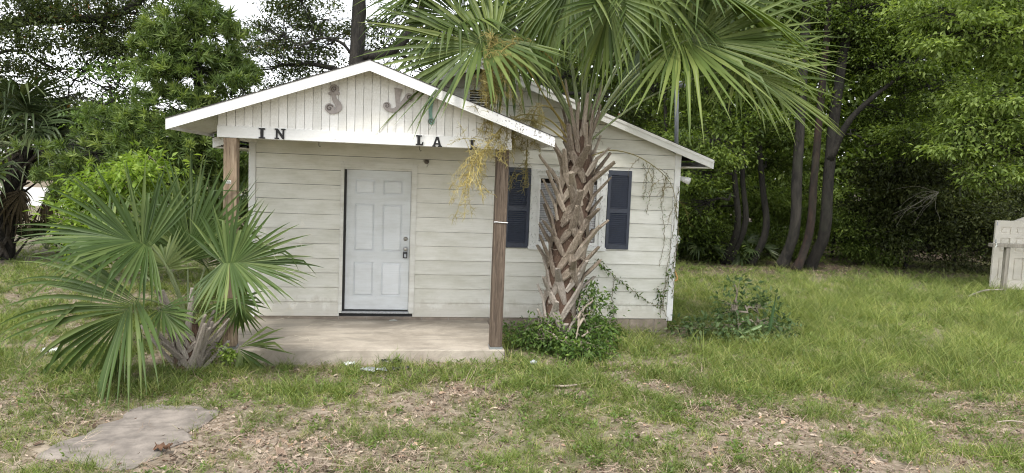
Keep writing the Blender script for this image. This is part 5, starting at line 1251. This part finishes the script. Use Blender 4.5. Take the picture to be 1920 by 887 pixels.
sc_ = rg.uniform(.6, 1.25, n)*(.5+.55*d)*(.55+.9*noise2(x*2.7+4, y*2.7))*np.where(y < -3.2, .8, 1.0)*np.where(y > 6, .7, 1)
scatter('grass', Pz, np.stack([rg.normal(0, .12, n), rg.normal(0, .12, n), rg.uniform(0, 6.28, n)], 1), np.stack([sc_]*3, 1), idx, gc, 'patchy yellow-green grass over the whole yard', 'grass')
print('tufts', n)
# fallen leaves
M['litter'] = leafmat('fallen_leaf', [(0, (.045, .028, .02)), (.3, (.17, .115, .085)), (.6, (.32, .24, .19)), (.93, (.47, .38, .315)), (1, (.38, .19, .09))], 0, .75, 3, .25)
def dleaf(r, L, w):
    V, F = [], []; c1, c2 = r.uniform(-.5, .9), r.uniform(-.4, .7); J = 5
    for j in range(J):
        q = j/(J-1); ww = w*math.sin(math.pi*(.08+.88*q))**.8*.5; zz = c1*L*.6*(q-.5)**2+.004
        V += [(L*(q-.5), -ww, zz+c2*ww), (L*(q-.5), 0, zz), (L*(q-.5), ww, zz+c2*ww*r.uniform(.5, 1.2))]
    for j in range(J-1): F += [(3*j, 3*j+1, 3*j+4, 3*j+3), (3*j+1, 3*j+2, 3*j+5, 3*j+4)]
    V = np.array(V); return np_mesh('dead_leaf', V, np.array(F), M['litter'], np.full(len(V), r.uniform(0, 1)))
def straw(r):
    V, F = [], []
    for k in range(5):
        a = r.uniform(0, 6.28); p = np.array([r.normal(0, .02), r.normal(0, .02), .006+.004*k]); d = np.array([math.cos(a), math.sin(a), r.normal(0, .05)]); s_ = np.array([-d[1], d[0], 0])*.0016; l_ = r.uniform(.05, .14); b0 = len(V)
        m_ = p+d*l_*.5+np.array([r.normal(0, .008), r.normal(0, .008), .006])
        V += [p-s_, p+s_, m_-s_, m_+s_, p+d*l_-s_*.5, p+d*l_+s_*.5]; F += [(b0, b0+1, b0+3, b0+2), (b0+2, b0+3, b0+5, b0+4)]
    return np_mesh('dead_leaf', np.array(V), np.array(F), M['litter'], np.full(len(V), r.uniform(.45, .9)))
lc = protos('leaf_proto', [straw(rg) for _ in range(8)]+[dleaf(rg, rg.uniform(.03, .065), rg.uniform(.012, .026)) for _ in range(20)])
Ps = []
for (xa, xb, ya, yb2, per) in ((-7, 12, -7.8, -2.0, 1500), (-12, 20, -2.0, 3.5, 160), (5, 22, 3.5, 10, 110)):
    n = int((xb-xa)*(yb2-ya)*per); x = rg.uniform(xa, xb, n); y = rg.uniform(ya, yb2, n)
    k = (rg.random(n) < (1-.75*grass_density(x, y))*(.3+.7*sstep(.32, .6, fbm(x*1.1+50, y*1.1)))) & inview(x, y)
    k &= (~inpoly(x, y, Pd)) | (rg.random(n) < .03)
    k &= ~((x > SX0-.02) & (x < 6.36) & (y > -.05) & (y < 8)) & ~((x > SX0-.02) & (x < SX1+.02) & (y > SY-.02) & (y < 0))
    Ps.append(np.stack([x[k], y[k]], 1))
Pxy = np.concatenate(Ps); x, y = Pxy.T; n = len(x)
zz = gh(x, y)+rg.uniform(.002, .02, n)+np.where(inpoly(x, y, Pd), .04, 0)
scatter('leaf_litter', np.stack([x, y, zz], 1), np.stack([rg.normal(0, .35, n), rg.normal(0, .35, n), rg.uniform(0, 6.28, n)], 1), np.stack([np.exp(rg.normal(-.25, .32, n))]*3, 1), rg.integers(0, 28, n), lc, 'tan and brown dead leaves strewn over the yard', 'leaf litter')
print('litter', n)
# broad-leaved weeds through the grass
def weed(r, n, L):
    A = np.array([[0, 0, .02+.05*r.random()] for _ in range(n)])+r.normal(0, .03, (n, 3))*[1, 1, .3]; az = r.uniform(0, 6.28, n)
    D = unit(np.stack([np.cos(az), np.sin(az), r.uniform(.3, 1.2, n)], 1)); v, f, t = leaf_quads(A, D, unit(r.normal(size=(n, 3))*.4+[0, 0, 1]), np.full(n, L), np.full(n, L*.42), np.clip(r.normal(.55, .15, n), 0, 1))
    return np_mesh('weed', v, f, M['weed'], t)
wc = protos('weed_proto', [weed(rg, 12, .04), weed(rg, 9, .032), weed(rg, 14, .05)])
n = 16000; x = rg.uniform(-8, 17, n); y = rg.uniform(-7, 8, n)
k = (rg.random(n) < .1+.5*grass_density(x, y)) & inview(x, y) & ~inpoly(x, y, Pd) & ~((x > -.15) & (x < 6.4) & (y > -.05)) & ~((x > -.1) & (x < 3.5) & (y > -1.9)); x, y = x[k], y[k]; n = len(x)
scatter('ground_weeds', np.stack([x, y, gh(x, y)], 1), np.stack([rg.normal(0, .1, n), rg.normal(0, .1, n), rg.uniform(0, 6.28, n)], 1), np.stack([rg.uniform(.5, 1.3, n)]*3, 1), rg.integers(0, 3, n), wc, 'small broad-leaved weeds scattered through the lawn', 'weeds')
